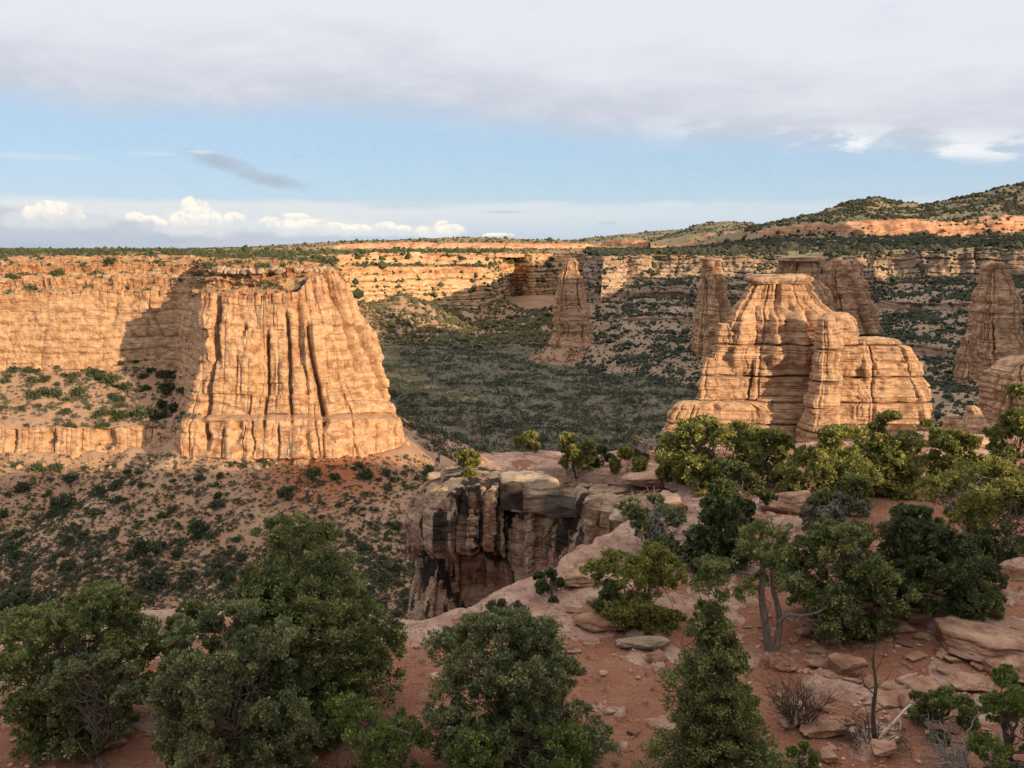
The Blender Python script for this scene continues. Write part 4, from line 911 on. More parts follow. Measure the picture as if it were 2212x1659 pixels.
rock('boulder', 1320, 1072, 84, 38, 'rounded grey boulder above the long rounded boulder', 'boulder', 'slabgrey', 17, .9, .3, planes=20, p=np.array([*D(1335, 1072, 57)[:2], -17.0]))
rock('boulder', 1290, 1140, 50, 90, 'upright weathered block wedged below the rounded boulders', 'boulder', 'block', 19, .8, .1, planes=12, p=np.array([*D(1290, 1140, 54.6)[:2], -19.4]))
rock('flat_rock', 1390, 1052, 100, 24, 'flat pinkish slab behind the rounded grey boulder', 'flat rock', 'slab', 21, .9, .1, planes=9)
rock('flat_rock', 1440, 1110, 110, 40, 'pale rounded slab at the head of the gully', 'flat rock', 'slab', 23, .9, .2, planes=16)
# right hand foreground
rock('flat_rock', 2130, 1405, 250, 62, 'widest flat red slab with undercut front edge at right', 'flat rock', 'slab', 31, .75, -.15, planes=22, lift=-.12)
rock('flat_rock', 2215, 1462, 150, 50, 'red slab below the widest slab, cut by the right edge', 'flat rock', 'slab', 33, .8, .1, planes=12)
rock('boulder', 2085, 1418, 40, 32, 'small pale boulder tucked under the widest red slab', 'boulder', 'slab', 35, .9, .3)
rock('boulder', 2200, 1245, 76, 44, 'squarish red boulder at the right edge by the dark junipers', 'boulder', 'slab', 37, .8, .1, planes=6)
rock('flat_rock', 2065, 1282, 46, 20, 'topmost pale slab of the stepped row behind the round shrub', 'flat rock', 'slab', 39, .9)
rock('flat_rock', 2020, 1318, 78, 36, 'layered slab second from the top of the stepped row', 'flat rock', 'slab', 41, .8, .2)
rock('flat_rock', 1975, 1342, 58, 30, 'rounded slab in the middle of the stepped row', 'flat rock', 'slab', 43, .8, -.2)
rock('flat_rock', 1945, 1362, 54, 18, 'thin lowest slab of the stepped row', 'flat rock', 'slab', 45, .8, .1)
rock('boulder', 1688, 1444, 38, 26, 'pale wedge shaped stone right of the twisted trunk', 'boulder', 'slab', 47, .8, .4, planes=8)
rock('boulder', 1652, 1440, 22, 24, 'smaller stone touching the foot of the twisted trunk', 'boulder', 'slab', 49, .9, .1)
rock('boulder', 1826, 1455, 72, 40, 'split orange flat topped rock in the middle of the stony slope', 'boulder', 'slab', 51, .9, .3, planes=9)
rock('boulder', 1740, 1372, 40, 18, 'low flat stone under the dark junipers', 'boulder', 'slab', 52, .9, .3, planes=9)
rock('flat_rock', 1995, 1492, 90, 24, 'thin tilted slab below the widest red slab', 'flat rock', 'slab', 53, .6, .3, tilt=.1)
rock('flat_rock', 1975, 1535, 70, 30, 'triangular reddish slab above the white fallen branch', 'flat rock', 'slab', 55, .7, -.3, tilt=.12)
rock('flat_rock', 1770, 1580, 110, 22, 'dark edged flat slab left of the dead snag', 'flat rock', 'slab', 57, .6, .1)
rock('boulder', 1735, 1622, 34, 20, 'fist shaped stone below the dark edged flat slab', 'boulder', 'slab', 59)
rock('boulder', 1790, 1645, 42, 24, 'blocky stone beside the young green shrub', 'boulder', 'slab', 61)
rock('boulder', 1905, 1640, 54, 26, 'pale stone at the foot of the white fallen branch', 'boulder', 'slab', 63, .8)
rock('flat_rock', 1420, 1430, 56, 18, 'small leaning slab left of the slim pointed juniper', 'flat rock', 'slab', 65, .7, .5, tilt=.1)
rock('flat_rock', 1300, 1350, 150, 24, 'broad low rock outcrop below the yellow green shrub', 'flat rock', 'slab', 67, .7, .1, planes=16)
rock('flat_rock', 1255, 1262, 100, 30, 'layered slab right of the low dark bush', 'flat rock', 'slab', 69, .8, .2)
rock('flat_rock', 1390, 1400, 120, 22, 'grey stained flat outcrop in the middle of the red ground', 'flat rock', 'slabgrey', 71, .5, .1)
rock('flat_rock', 90, 1600, 90, 30, 'broken red slab behind the small left pinyon', 'flat rock', 'slab', 73, .7, .2)
rock('flat_rock', 240, 1612, 70, 18, 'flat red slab right of the small left pinyon trunk', 'flat rock', 'slab', 75, .7, .2)
rock('flat_rock', 1700, 1105, 120, 44, 'big smooth pink slab under the fallen curved log', 'flat rock', 'slab', 77, .7, .1, planes=16)
rock('flat_rock', 2060, 965, 180, 30, 'pale flat ledge beyond the trees near the small rock knob', 'flat rock', 'slab', 79, .5, .05, planes=14)

# ------------------------------------------------------------------ scrub too dense to count
def frame_uv(P):
    y = P[..., 1] * math.cos(PITCH) - P[..., 2] * math.sin(PITCH); z = P[..., 1] * math.sin(PITCH) + P[..., 2] * math.cos(PITCH)
    return (P[..., 0] / y * FPX + 512) / 1024 * 2212, (384 - z / y * FPX) / 768 * 1659
def scatter(key, n, seed, nzmin=.75, keepf=None, scale=45.0, lo=-.25, hi=.2, pad=60):
    P = SURF[key]; rs = np.random.RandomState(seed)
    a = P[1:, :-1] - P[:-1, :-1]; b = P[:-1, 1:] - P[:-1, :-1]; nn = np.cross(a, b); ar = np.linalg.norm(nn, axis=-1)
    nz = np.abs(nn[..., 2]) / np.maximum(ar, 1e-9); c = P[:-1, :-1]
    u, v = frame_uv(c)
    w = ar * nz * (nz > nzmin) * (u > -pad) * (u < 2212 + pad) * (v < 1659) * (c[..., 1] > 20)
    w = w * (.12 + .88 * sst(fbm(c / scale + seed, 3), lo, hi))
    if keepf is not None: w = w * keepf(c, u, v)
    w = w.ravel(); idx = rs.choice(len(w), n, p=w / w.sum())
    f1 = rs.rand(n, 1); f2 = rs.rand(n, 1)
    return c.reshape(-1, 3)[idx] + a.reshape(-1, 3)[idx] * f1 + b.reshape(-1, 3)[idx] * f2
def blob(seed, sub=1):
    V, F = ICO[sub]; rs = np.random.RandomState(seed)
    r = 1 + .35 * rs.normal(size=len(V)).clip(-1.3, 1.3); P = V * r[:, None]; P[:, 2] = P[:, 2] * .75 + .45
    return P, F
def tuft(seed, n=44):
    rs = np.random.RandomState(seed); d = rs.normal(size=(n, 3)); d[:, 2] = np.abs(d[:, 2]) * .9; d /= np.linalg.norm(d, axis=1)[:, None]
    p = d * rs.uniform(.35, .95, (n, 1)) * np.array([1, 1, .85]); ax = d * .5 + rs.normal(size=(n, 3)) * .6; ax[:, 2] += .3; ax /= np.linalg.norm(ax, axis=1)[:, None]
    sd_ = np.cross(ax, d + rs.normal(size=(n, 3)) * .4); sd_ /= np.linalg.norm(sd_, axis=1)[:, None]; l = rs.uniform(.3, .6, (n, 1)); w = l * .42
    q = np.stack([p, p + ax * l * .5 + sd_ * w, p + ax * l, p + ax * l * .5 - sd_ * w], 1).reshape(-1, 3); k = np.arange(n)[:, None] * 4
    return q, np.concatenate([k + np.array([[0, 1, 2]]), k + np.array([[0, 2, 3]])])
BLOBS = [blob(k, 1) for k in range(4)] + [tuft(k) for k in range(4, 8)] + [tuft(k, 13) for k in range(8, 12)]
def scrub(name, pts, size, mat, label, seed, sub=1):
    rs = np.random.RandomState(seed); V, F, k = [], [], 0; n = len(pts); which = rs.randint(0, 4, n) + 4 * (sub - 1)
    for t in range(12):
        p = pts[which == t]
        if not len(p): continue
        bv, bf = BLOBS[t]; m = len(p); s = size * np.exp(rs.normal(0, .45, m)); an = rs.rand(m) * 6.28
        ca, sa = np.cos(an)[:, None], np.sin(an)[:, None]
        q = np.stack([(bv[None, :, 0] * ca - bv[None, :, 1] * sa), (bv[None, :, 0] * sa + bv[None, :, 1] * ca), np.broadcast_to(bv[None, :, 2], (m, len(bv)))], -1)
        q = q * (s[:, None] * rs.uniform(.8, 1.25, (m, 1)))[..., None] * np.array([1, 1, .95]) + p[:, None, :]
        V.append(q.reshape(-1, 3)); F.append((bf[None] + (k + np.arange(m) * len(bv))[:, None, None]).reshape(-1, 3)); k += m * len(bv)
    put(name, mesh_np(name, np.concatenate(V), np.concatenate(F), False), MAT[mat], kind='stuff', label=label, category='scrub')
scrub('valley_scrub', scatter('valley', 74000, 1, .6, lambda c, u, v: (c[..., 1] > 520) * (2.2 - 1.2 * sst(c[..., 1], 800, 1200)) * ((c[..., 0] > -110) | (c[..., 1] > 640)) * (1 - sst(c[..., 1], 1130, 1240)), scale=24, lo=-.5, hi=.35), 1.4, 'scrub2', 'dark scrub covering the shaded canyon floor', 11, 3)
MAT['sagebrush'] = leaf_mat('sun_paled_leaves', (.085, .085, .050), (.135, .130, .072), (.19, .18, .10))  # valley scrub paled to olive: sunlight on the valley head put into the colour
scrub('sun_paled_scrub', scatter('valley', 14000, 41, .3, lambda c, u, v: sst(c[..., 1], 1120, 1240) * (c[..., 1] < 1620) * (c[..., 0] > -430) * (c[..., 0] < 200), scale=30, lo=-.6, hi=.2), 1.75, 'sagebrush', 'valley scrub with sunlight put into its paler colour, at the head of the valley', 42)
scrub('slope_scrub', scatter('rightwall', 38000, 2, .55, scale=26, lo=-.25, hi=.2), 1.0, 'scrub2', 'dark scrub on the terraces of the shaded right canyon wall', 12)
scrub('bench_scrub', scatter('bench', 16000, 3, .3, scale=60, lo=-.4, hi=.2), 1.9, 'hillleaf', 'dark scrub on the bench above the right rim', 13)
scrub('hill_scrub', np.concatenate([scatter('hill_near', 15000, 4, .3, scale=70, lo=-.3, hi=.3), scatter('hill_mid', 2500, 5, .3, scale=70), scatter('hill_far', 1500, 6, .3, scale=70)]), 1.9, 'hillleaf', 'dark scrub dotting the hills on the right horizon', 14)
scrub('mesa_scrub', np.concatenate([scatter('mesa', 7000, 7, .8, lambda c, u, v: np.exp(-c[..., 1] / 1500), scale=70, lo=-.4, hi=.2), scatter('farwall', 1500, 8, .6)]), 2.2, 'scrub', 'dark scrub on the far mesa tops', 15)
scrub('ledge_scrub', scatter('ledges', 2600, 9, .8, lambda c, u, v: 1.0 / (1 + (c[..., 1] / 700) ** 2), scale=22, lo=-.2, hi=.25), 1.45, 'scrub', 'bushes scattered over the ledges above the left cliff', 16, 2)

# ------------------------------------------------------------------ leafy plants
def sprigs(rs, c, rad, m, L, up=.4, out=None, squash=.85):
    """m leaf sprays in balls of radius rad round centres c -> quads"""
    n = len(c); d = rs.normal(size=(n, m, 3)); d /= np.linalg.norm(d, axis=-1, keepdims=True)
    r = rs.rand(n, m, 1) ** .45; p = c[:, None] + d * r * rad[:, None, None] * np.array([1, 1, squash])
    ax = d * .55 + rs.normal(size=(n, m, 3)) * .6; ax[..., 2] += up
    if out is not None: ax += out[:, None] * .5
    ax /= np.linalg.norm(ax, axis=-1, keepdims=True)
    sd_ = np.cross(ax, d + np.array([0, 0, .5]) + rs.normal(size=(n, m, 3)) * .55); sd_ /= np.maximum(np.linalg.norm(sd_, axis=-1, keepdims=True), 1e-6)
    l = L * rs.uniform(.6, 1.3, (n, m, 1)); w = l * rs.uniform(.26, .42, (n, m, 1)); nrm = np.cross(ax, sd_)
    q = np.stack([p, p + ax * l * .45 + sd_ * w + nrm * w * .3, p + ax * l, p + ax * l * .5 - sd_ * w + nrm * w * .3], 2).reshape(-1, 3)
    return q, np.arange(len(q)).reshape(-1, 4)
def tube(pts, rad, sides=5):
    pts = np.asarray(pts, float); n = len(pts); t = np.gradient(pts, axis=0); t /= np.maximum(np.linalg.norm(t, axis=1, keepdims=True), 1e-9)
    ref = np.where(np.abs(t[:, 2:3]) > .9, np.array([[1., 0, 0]]), np.array([[0, 0, 1.]])); a = np.cross(t, ref); a /= np.maximum(np.linalg.norm(a, axis=1, keepdims=True), 1e-9); b = np.cross(t, a)
    th = np.linspace(0, 2 * math.pi, sides, endpoint=False)
    V = pts[:, None] + (a[:, None] * np.cos(th)[None, :, None] + b[:, None] * np.sin(th)[None, :, None]) * np.asarray(rad)[:, None, None]
    return V.reshape(-1, 3), grid_faces(n, sides, True)
def wiggle(rs, a, b, n=7, amp=.12, sag=0.0):
    t = np.linspace(0, 1, n)[:, None]; p = a + (b - a) * t; L = np.linalg.norm(b - a)
    j = rs.normal(size=(n, 3)) * amp * L * .5; j = (j + np.roll(j, 1, 0)) * .6; p = p + j * np.sin(t * math.pi)
    p[:, 2] += sag * L * np.sin(t[:, 0] * math.pi); return p
def envelope(shape, t):
    if shape == 'round': return np.sqrt(np.clip(1 - ((t - .42) / .60) ** 2, 0, 1))
    if shape == 'cone': return np.clip((1 - t) ** .85 * 1.02, .05, 1) * sst(t, -.12, .12)
    if shape == 'spire': return np.clip((1 - t) ** 1.1 * 1.1, .16, 1) * (.9 + .16 * np.sin(t * 17)) * sst(t, -.15, .1)
    if shape == 'dome': return np.sqrt(np.clip(1 - t ** 2.4, 0, 1))
    if shape == 'open': return np.sqrt(np.clip(1 - ((t - .62) / .40) ** 2, 0, 1))
    if shape == 'tall': return np.sqrt(np.clip(1 - ((t - .40) / .62) ** 2, 0, 1)) * (1.08 - .62 * t)
def plant(seed, h, w, shape='round', clumps=120, per=130, L=.13, trunk=.10, low=0.0, rad=.115, gaps=.15, stems=2, deep=.55, twigs=0, lean=(0, 0), depth=1.0, branches=40):
    """wood and foliage of one bush or tree, foot at the origin, h high, w wide (metres)"""
    rs = np.random.RandomState(seed); lobes = []; sub = 22; tries = 0
    nl = max(5, int(clumps / 9 * 1.75)); per = max(16, int(per * 9 / sub * 1.35)); wmin = min(w, h * 1.3); base_r = 1.45 * rad * wmin
    while len(lobes) < nl:
        tries += 1
        t = low + (1 - low) * rs.rand(); e = float(envelope(shape, np.array(t)))
        if rs.rand() > e + .12: continue
        an = rs.rand() * 2 * math.pi; dr = np.array([math.cos(an), math.sin(an), t * 2.0])
        lob = 1.06 + .30 * float(perlin(dr[None] * 1.25 + seed * 3.3)[0])
        rl = base_r * rs.uniform(.65, 1.25) * (.55 + .45 * e)
        r = max(e * lob * w * .5 * rs.uniform(.2, 1.0) ** .42 - rl * .45, 0)
        p = np.array([math.cos(an) * r + lean[0] * t * h, math.sin(an) * r * depth + lean[1] * t * h, t * h])
        if tries < nl * 40 and any(np.linalg.norm(p - q) < (.34 + gaps * .9) * max(rl, k) for q, k in lobes): continue
        lobes.append((p, rl))
    C, rad_ = [], []
    for p, rl in lobes:
        for j in range(sub):
            d_ = rs.normal(size=3); d_[2] += .55; d_ /= np.linalg.norm(d_)
            C.append(p + d_ * rl * rs.uniform(.5, 1.02) * np.array([1.05, 1.05, .8])); rad_.append(rl * rs.uniform(.16, .30))
    C = np.array(C); rad_ = np.array(rad_); C[:, 2] = np.clip(C[:, 2], rad_ * .4, h - rad_ * .6)
    out = C - np.array([lean[0] * .5 * h, lean[1] * .5 * h, h * .3]); out /= np.maximum(np.linalg.norm(out, axis=1, keepdims=True), 1e-6)
    lv, lf = sprigs(rs, C, rad_, per, L, .35, out)
    W = []
    tops = []
    for k in range(stems):
        an = rs.rand() * 6.28; sp = .10 * w * (stems > 1)
        top = np.array([math.cos(an) * sp * 1.6 + lean[0] * h, math.sin(an) * sp * 1.6 + lean[1] * h, h * (.62 + .2 * rs.rand())])
        pts = wiggle(rs, np.array([math.cos(an) * .02 * w, math.sin(an) * .02 * w, -.15]), top, 10, .10)
        r0 = trunk * (.75 if stems > 1 else 1.0); r_ = r0 * np.linspace(1.15, .25, 10); r_[0] *= 1.35
        W.append(tube(pts, r_, 8)); tops.append(pts)
    for i in rs.permutation(len(C))[:branches]:
        s_ = tops[rs.randint(len(tops))]; zt = max(.06 * h, C[i, 2] * rs.uniform(.35, .75)); j = int(np.argmin(np.abs(s_[:, 2] - zt)))
        pts = wiggle(rs, s_[j], C[i], 7, .16, .05); rr = max(.012, trunk * .30 * rs.uniform(.6, 1.2))
        W.append(tube(pts, np.linspace(rr, rr * .3, 7), 5))
    for k in range(twigs):                                        # bare dead twigs poking through the crown
        i = rs.randint(len(C)); s_ = tops[rs.randint(len(tops))]; j = rs.randint(3, 9); e_ = C[i] * (1 + .12 * rs.rand()) + rs.normal(size=3) * .05 * w
        p1 = wiggle(rs, s_[j], e_, 8, .25, .03); W.append(tube(p1, np.linspace(.028, .007, 8), 4))
        for q in range(3):
            a_ = p1[3 + q]; W.append(tube(wiggle(rs, a_, a_ + rs.normal(size=3) * .16 * w * .6, 4, .2), np.linspace(.012, .004, 4), 4))
    wv, wf = join(W)
    return (wv, wf), (lv, lf)

MAT['juniper'] = leaf_mat('juniper_leaves', (.056, .072, .030), (.150, .178, .070), (.35, .37, .135))
MAT['pinyon'] = leaf_mat('pinyon_needles', (.058, .072, .040), (.152, .178, .092), (.34, .36, .16))
MAT['bright'] = leaf_mat('bright_green_leaves', (.060, .090, .028), (.135, .185, .054), (.26, .31, .09))
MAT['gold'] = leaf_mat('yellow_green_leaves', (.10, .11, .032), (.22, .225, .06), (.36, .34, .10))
MAT['crest'] = leaf_mat('sun_tinted_pinyon_needles', (.085, .102, .036), (.20, .212, .068), (.36, .345, .11))  # pinyon needles made brighter and yellower in colour for the sunlit crest
MAT['sage'] = leaf_mat('sage_leaves', (.085, .080, .055), (.145, .140, .095), (.20, .195, .135))
MAT['dark'] = leaf_mat('dark_juniper_leaves', (.034, .048, .024), (.080, .104, .046), (.18, .205, .08))
MAT['bark'] = bark_mat('juniper_bark', (.055, .042, .034), (.19, .155, .13))
MAT['oldwood'] = bark_mat('weathered_bark', (.085, .068, .058), (.27, .23, .20))
MAT['greywood'] = bark_mat('dead_grey_wood', (.16, .14, .125), (.38, .345, .31))
MAT['brownwood'] = bark_mat('dead_brown_wood', (.045, .034, .028), (.14, .11, .09))
MAT['palewood'] = bark_mat('bleached_wood', (.42, .33, .25), (.62, .52, .42))

def tree(name, cat, label, u, v, top, wpx, leaf='juniper', wood='bark', group=None, p=None, **kw):
    """a plant whose foot is seen at (u, v), its top at row top, wpx wide"""
    p = on_ground(u, v) if p is None else p
    k = PXM(p[1]); w = wpx / k
    # height: where the line of sight through the top passes the plant's distance
    h = max(.3, float(D(u, top, p[1])[2]) - p[2])
    seed = kw.pop('seed', int(u * 3 + v * 7) % 9973)
    Lp = kw.pop('Lp', 7.0)                                      # sprig length in reading-grid pixels
    (wv, wf), (lv, lf) = plant(seed, h, w, L=max(.045, Lp / k), **kw)
    r = empty(name, p, label=label, category=cat)
    if group: r['group'] = group
    put('trunk' if cat == 'tree' else 'stems', mesh_np('wood', wv, wf, True), MAT[wood], r)
    put('crown' if cat == 'tree' else 'foliage', mesh_np('foliage', lv, lf, False), MAT[leaf], r)
    return r, p, h, w
J, S = 'juniper_tree', 'shrub'
tree(J, 'tree', 'big round juniper at the far left with a dense domed crown', 190, 1580, 1280, 350, 'juniper', shape='round', clumps=230, per=170, gaps=.05, twigs=14, trunk=.16, stems=3)
tree('pinyon_tree', 'tree', 'small thin pinyon with twin dark stems in front of the big round juniper', 215, 1672, 1424, 235, 'pinyon', shape='open', clumps=75, per=120, gaps=.25, twigs=16, trunk=.075, stems=2, low=.28, branches=34)
tree(J, 'tree', 'tall pointed juniper rising highest among the left trees', 695, 1550, 1108, 425, 'juniper', shape='tall', clumps=330, per=170, gaps=.12, twigs=16, trunk=.17, stems=2, lean=(-.13, 0))
tree('pinyon_tree', 'tree', 'wide dark pinyon in front of the tall pointed juniper', 525, 1695, 1318, 360, 'pinyon', shape='round', clumps=240, per=170, gaps=.12, twigs=20, trunk=.16, stems=2)
tree(J, 'tree', 'shadowed juniper filling the gap behind the round and wide trees', 415, 1530, 1310, 170, 'juniper', shape='round', clumps=90, per=140, gaps=.1, trunk=.1, twigs=6)
tree('pinyon_tree', 'tree', 'leaning blue green pinyon at bottom centre with a pointed top at its left', 1125, 1675, 1322, 390, 'pinyon', shape='round', clumps=280, per=160, gaps=.1, twigs=12, trunk=.13, lean=(-.14, 0), low=.05)
tree(J, 'tree', 'low bright green juniper at the bottom edge, left of centre', 850, 1712, 1486, 330, 'bright', shape='round', clumps=90, per=130, gaps=.22, twigs=12, trunk=.10, stems=3)
tree(J, 'tree', 'low bright green juniper at the bottom edge under the leaning pinyon', 1120, 1725, 1490, 340, 'bright', shape='round', clumps=110, per=140, gaps=.15, twigs=8, trunk=.10, stems=3)
tree(J, 'tree', 'slim spire shaped juniper with a ragged pointed top', 1548, 1705, 1212, 300, 'juniper', shape='spire', clumps=280, per=140, gaps=.08, twigs=22, trunk=.10, stems=1, rad=.17, lean=(-.05, 0))
tree(J, 'tree', 'broad dark juniper right behind the twisted trunk', 1815, 1356, 1130, 285, 'juniper', shape='round', clumps=190, per=130, gaps=.04, twigs=16, trunk=.15, stems=3)
tree(J, 'tree', 'deep green juniper thicket right of the broad dark juniper', 1985, 1320, 1102, 260, 'dark', shape='dome', clumps=210, per=120, gaps=.03, trunk=.13, stems=3)
tree(J, 'tree', 'low dark juniper trailing off at the right end of the thicket', 2105, 1272, 1165, 120, 'dark', shape='dome', clumps=80, per=110, gaps=.08, trunk=.09, stems=3)
tree(S, 'shrub', 'round green shrub growing among the stepped slabs at right', 2105, 1322, 1254, 112, 'juniper', shape='dome', clumps=60, per=120, trunk=.05, stems=3, gaps=.05)
tree(S, 'shrub', 'yellow green shrub with a golden top in the middle of the red ground', 1380, 1345, 1172, 225, 'gold', shape='round', clumps=110, per=120, gaps=.22, twigs=16, trunk=.06, stems=4)
tree(S, 'shrub', 'darker green shrub leaning on the yellow green shrub', 1320, 1340, 1255, 100, 'juniper', shape='dome', clumps=50, per=110, gaps=.1, trunk=.05, stems=3)
tree(S, 'shrub', 'low dark bush on the slickrock left of the layered slab', 1188, 1285, 1238, 90, 'dark', shape='dome', clumps=40, per=100, trunk=.04, stems=3, gaps=.15)
tree(S, 'shrub', 'grey sagebrush at the foot of the promontory', 930, 1338, 1255, 135, 'sage', 'greywood', shape='dome', clumps=60, per=60, gaps=.2, twigs=34, trunk=.03, stems=5)
tree(S, 'shrub', 'smaller grey sagebrush above the leaning pinyon', 1095, 1352, 1298, 96, 'sage', 'greywood', shape='dome', clumps=46, per=60, gaps=.2, twigs=22, trunk=.03, stems=4)
tree(J, 'tree', 'dark cone shaped juniper between the slabs and the yellow green shrub', 1550, 1230, 1040, 165, 'dark', shape='cone', clumps=130, per=100, gaps=.08, trunk=.11, stems=1, twigs=6, rad=.16)
tree(J, 'tree', 'thin grey twigged juniper left of the dark cone juniper', 1415, 1207, 1080, 190, 'pinyon', 'greywood', shape='open', clumps=60, per=80, gaps=.3, twigs=26, trunk=.06, stems=4, low=.2)
tree(J, 'tree', 'dark bushy juniper beside the fallen curved log', 1590, 1130, 1010, 150, 'dark', shape='round', clumps=90, per=90, gaps=.12, trunk=.09, twigs=8)
# sunny crest
tree(S, 'shrub', 'round sunlit bush alone on the left end of the promontory', 1010, 1022, 972, 62, 'gold', shape='dome', clumps=50, per=90, gaps=.0, trunk=.05, stems=3, p=np.array([*D(1010, 1018, 62.5)[:2], -16.5]))
tree('pinyon_tree', 'tree', 'tiny sunlit pinyon with a bare stem on the promontory', 1140, 1000, 938, 54, 'gold', shape='open', clumps=34, per=70, gaps=.1, trunk=.05, stems=1, low=.35, p=np.array([*D(1140, 1000, 69)[:2], -16.6]))
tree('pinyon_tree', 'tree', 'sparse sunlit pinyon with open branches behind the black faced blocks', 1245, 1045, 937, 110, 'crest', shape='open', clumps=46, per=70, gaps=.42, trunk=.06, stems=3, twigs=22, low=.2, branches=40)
tree(J, 'tree', 'dark small juniper right behind the sparse sunlit pinyon', 1300, 1010, 948, 60, 'dark', shape='cone', clumps=40, per=70, trunk=.06, stems=1)
tree(S, 'shrub', 'low sunlit bush between the sparse pinyon and the golden bush', 1355, 1028, 970, 84, 'gold', shape='dome', clumps=50, per=80, trunk=.04, stems=3, gaps=.1)
tree(S, 'shrub', 'tall golden sunlit bush standing upright at the head of the gully', 1452, 1046, 980, 66, 'gold', shape='round', clumps=60, per=80, trunk=.04, stems=3, gaps=.05)
tree(S, 'shrub', 'pale dry brush on the crest behind the golden bush', 1400, 985, 942, 110, 'sage', 'greywood', shape='dome', clumps=50, per=50, trunk=.03, stems=5, gaps=.2, twigs=20)
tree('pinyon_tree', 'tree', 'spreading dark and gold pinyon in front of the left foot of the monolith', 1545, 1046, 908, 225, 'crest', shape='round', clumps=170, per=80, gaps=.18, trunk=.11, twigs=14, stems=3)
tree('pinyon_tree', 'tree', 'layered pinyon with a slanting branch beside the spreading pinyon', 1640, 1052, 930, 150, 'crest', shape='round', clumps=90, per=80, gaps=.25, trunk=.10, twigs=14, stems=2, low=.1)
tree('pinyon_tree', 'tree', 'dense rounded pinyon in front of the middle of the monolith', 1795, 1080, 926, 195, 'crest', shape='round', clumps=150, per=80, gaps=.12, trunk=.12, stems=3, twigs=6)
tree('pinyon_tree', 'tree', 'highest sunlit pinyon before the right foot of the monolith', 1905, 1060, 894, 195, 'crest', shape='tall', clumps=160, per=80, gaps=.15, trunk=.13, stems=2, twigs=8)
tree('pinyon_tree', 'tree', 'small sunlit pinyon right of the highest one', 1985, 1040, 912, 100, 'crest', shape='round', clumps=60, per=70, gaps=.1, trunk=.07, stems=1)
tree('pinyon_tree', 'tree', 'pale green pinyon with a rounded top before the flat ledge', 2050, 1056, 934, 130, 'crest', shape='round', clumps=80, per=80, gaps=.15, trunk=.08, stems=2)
tree('pinyon_tree', 'tree', 'tall green pinyon at the right edge beside the domed rock', 2190, 1095, 835, 170, 'crest', shape='tall', clumps=150, per=90, gaps=.15, trunk=.13, stems=2, lean=(0, 0))
tree('pinyon_tree', 'tree', 'bright topped pinyon with bleached bare branches at right', 2100, 1198, 996, 260, 'gold', 'greywood', shape='open', clumps=110, per=80, gaps=.35, trunk=.10, stems=4, twigs=40, low=.3, branches=60)
tree(J, 'tree', 'grey thin crowned juniper at the right edge above the thicket', 2195, 1212, 1055, 220, 'pinyon', 'greywood', shape='round', clumps=110, per=80, gaps=.2, trunk=.10, stems=3, twigs=24)
tree(J, 'tree', 'shaded green juniper below the dense rounded pinyon', 1830, 1120, 1030, 130, 'juniper', shape='dome', clumps=70, per=80, gaps=.1, trunk=.08, stems=3)
tree(S, 'shrub', 'grey green brush in front of the deep green thicket', 1800, 1158, 1075, 190, 'sage', 'greywood', shape='dome', clumps=80, per=60, gaps=.2, trunk=.04, stems=5, twigs=30)
tree(S, 'shrub', 'dry tan bush between the layered and the dense pinyon', 1705, 1062, 1010, 60, 'sage', 'greywood', shape='dome', clumps=36, per=60, gaps=.1, trunk=.03, stems=4, twigs=10)
# bottom right corner
tree(J, 'tree', 'green juniper in the bottom right corner behind the dead grey tree', 2190, 1720, 1440, 210, 'bright', shape='round', clumps=120, per=130, gaps=.12, trunk=.1, stems=3, twigs=6)
tree(J, 'tree', 'olive juniper bush left behind the dead grey tree', 2030, 1580, 1488, 150, 'juniper', shape='dome', clumps=70, per=110, gaps=.15, trunk=.07, stems=3)
tree(S, 'shrub', 'young bright green shrub at the bottom edge with an orange twig', 1735, 1668, 1605, 90, 'bright', shape='round', clumps=34, per=80, gaps=.15, trunk=.03, stems=3)
tree(S, 'shrub', 'tiny pale green sprout at the bottom edge left of the young shrub', 1665, 1670, 1625, 44, 'bright', shape='round', clumps=14, per=60, gaps=.2, trunk=.02, stems=2)

# ------------------------------------------------------------------ dead wood and the twisted juniper
def brush(seed, h, w, n=14, depth=3, r0=.03, spread=1.0, up=.6, droop=0.0):
    """bare branching stems, foot at the origin"""
    rs = np.random.RandomState(seed); W = []
    def grow(p, d, L, r, k):
        q = p + d * L; pts = wiggle(rs, p, q, 6, .16, -droop * .2); W.append(tube(pts, np.linspace(r, r * .5, 6), 5 if k > 1 else 3))
        if k == 0: return
        for i in range(3 if k > 1 else 4):
            j = rs.randint(2, 6); e = d + rs.normal(size=3) * .62; e[2] -= droop * (depth - k + 1) * .3; e /= np.linalg.norm(e); grow(pts[j], e, L * rs.uniform(.4, .75), r * .5, k - 1)
    for i in range(n):
        an = rs.rand() * 6.28; s_ = rs.rand() ** .6
        d = np.array([math.cos(an) * s_ * w / h * spread, math.sin(an) * s_ * w / h * spread, up]); d /= np.linalg.norm(d)
        grow(np.array([math.cos(an) * .04 * w, math.sin(an) * .04 * w, -.05]), d, h * rs.uniform(.4, .62), r0, depth - 1)
    return join(W)
def dead(name, cat, label, u, v, h, w, wood, **kw):
    p = on_ground(u, v); k = PXM(p[1]); V, F = brush(int(u + v), h / k, w / k, **kw)
    put(name, mesh_np(name, V, F, True), MAT[wood], loc=p, label=label, category=cat)
dead('dead_bush', 'dead bush', 'bare dark grey dead bush right of the slim spire juniper', 1720, 1570, 140, 120, 'brownwood', n=34, depth=4, r0=.022, up=.9)
dead('dead_bush', 'dead bush', 'spreading brown dead bush around the foot of the thin snag', 1885, 1605, 110, 160, 'brownwood', n=34, depth=4, r0=.022, up=.5, droop=.5)
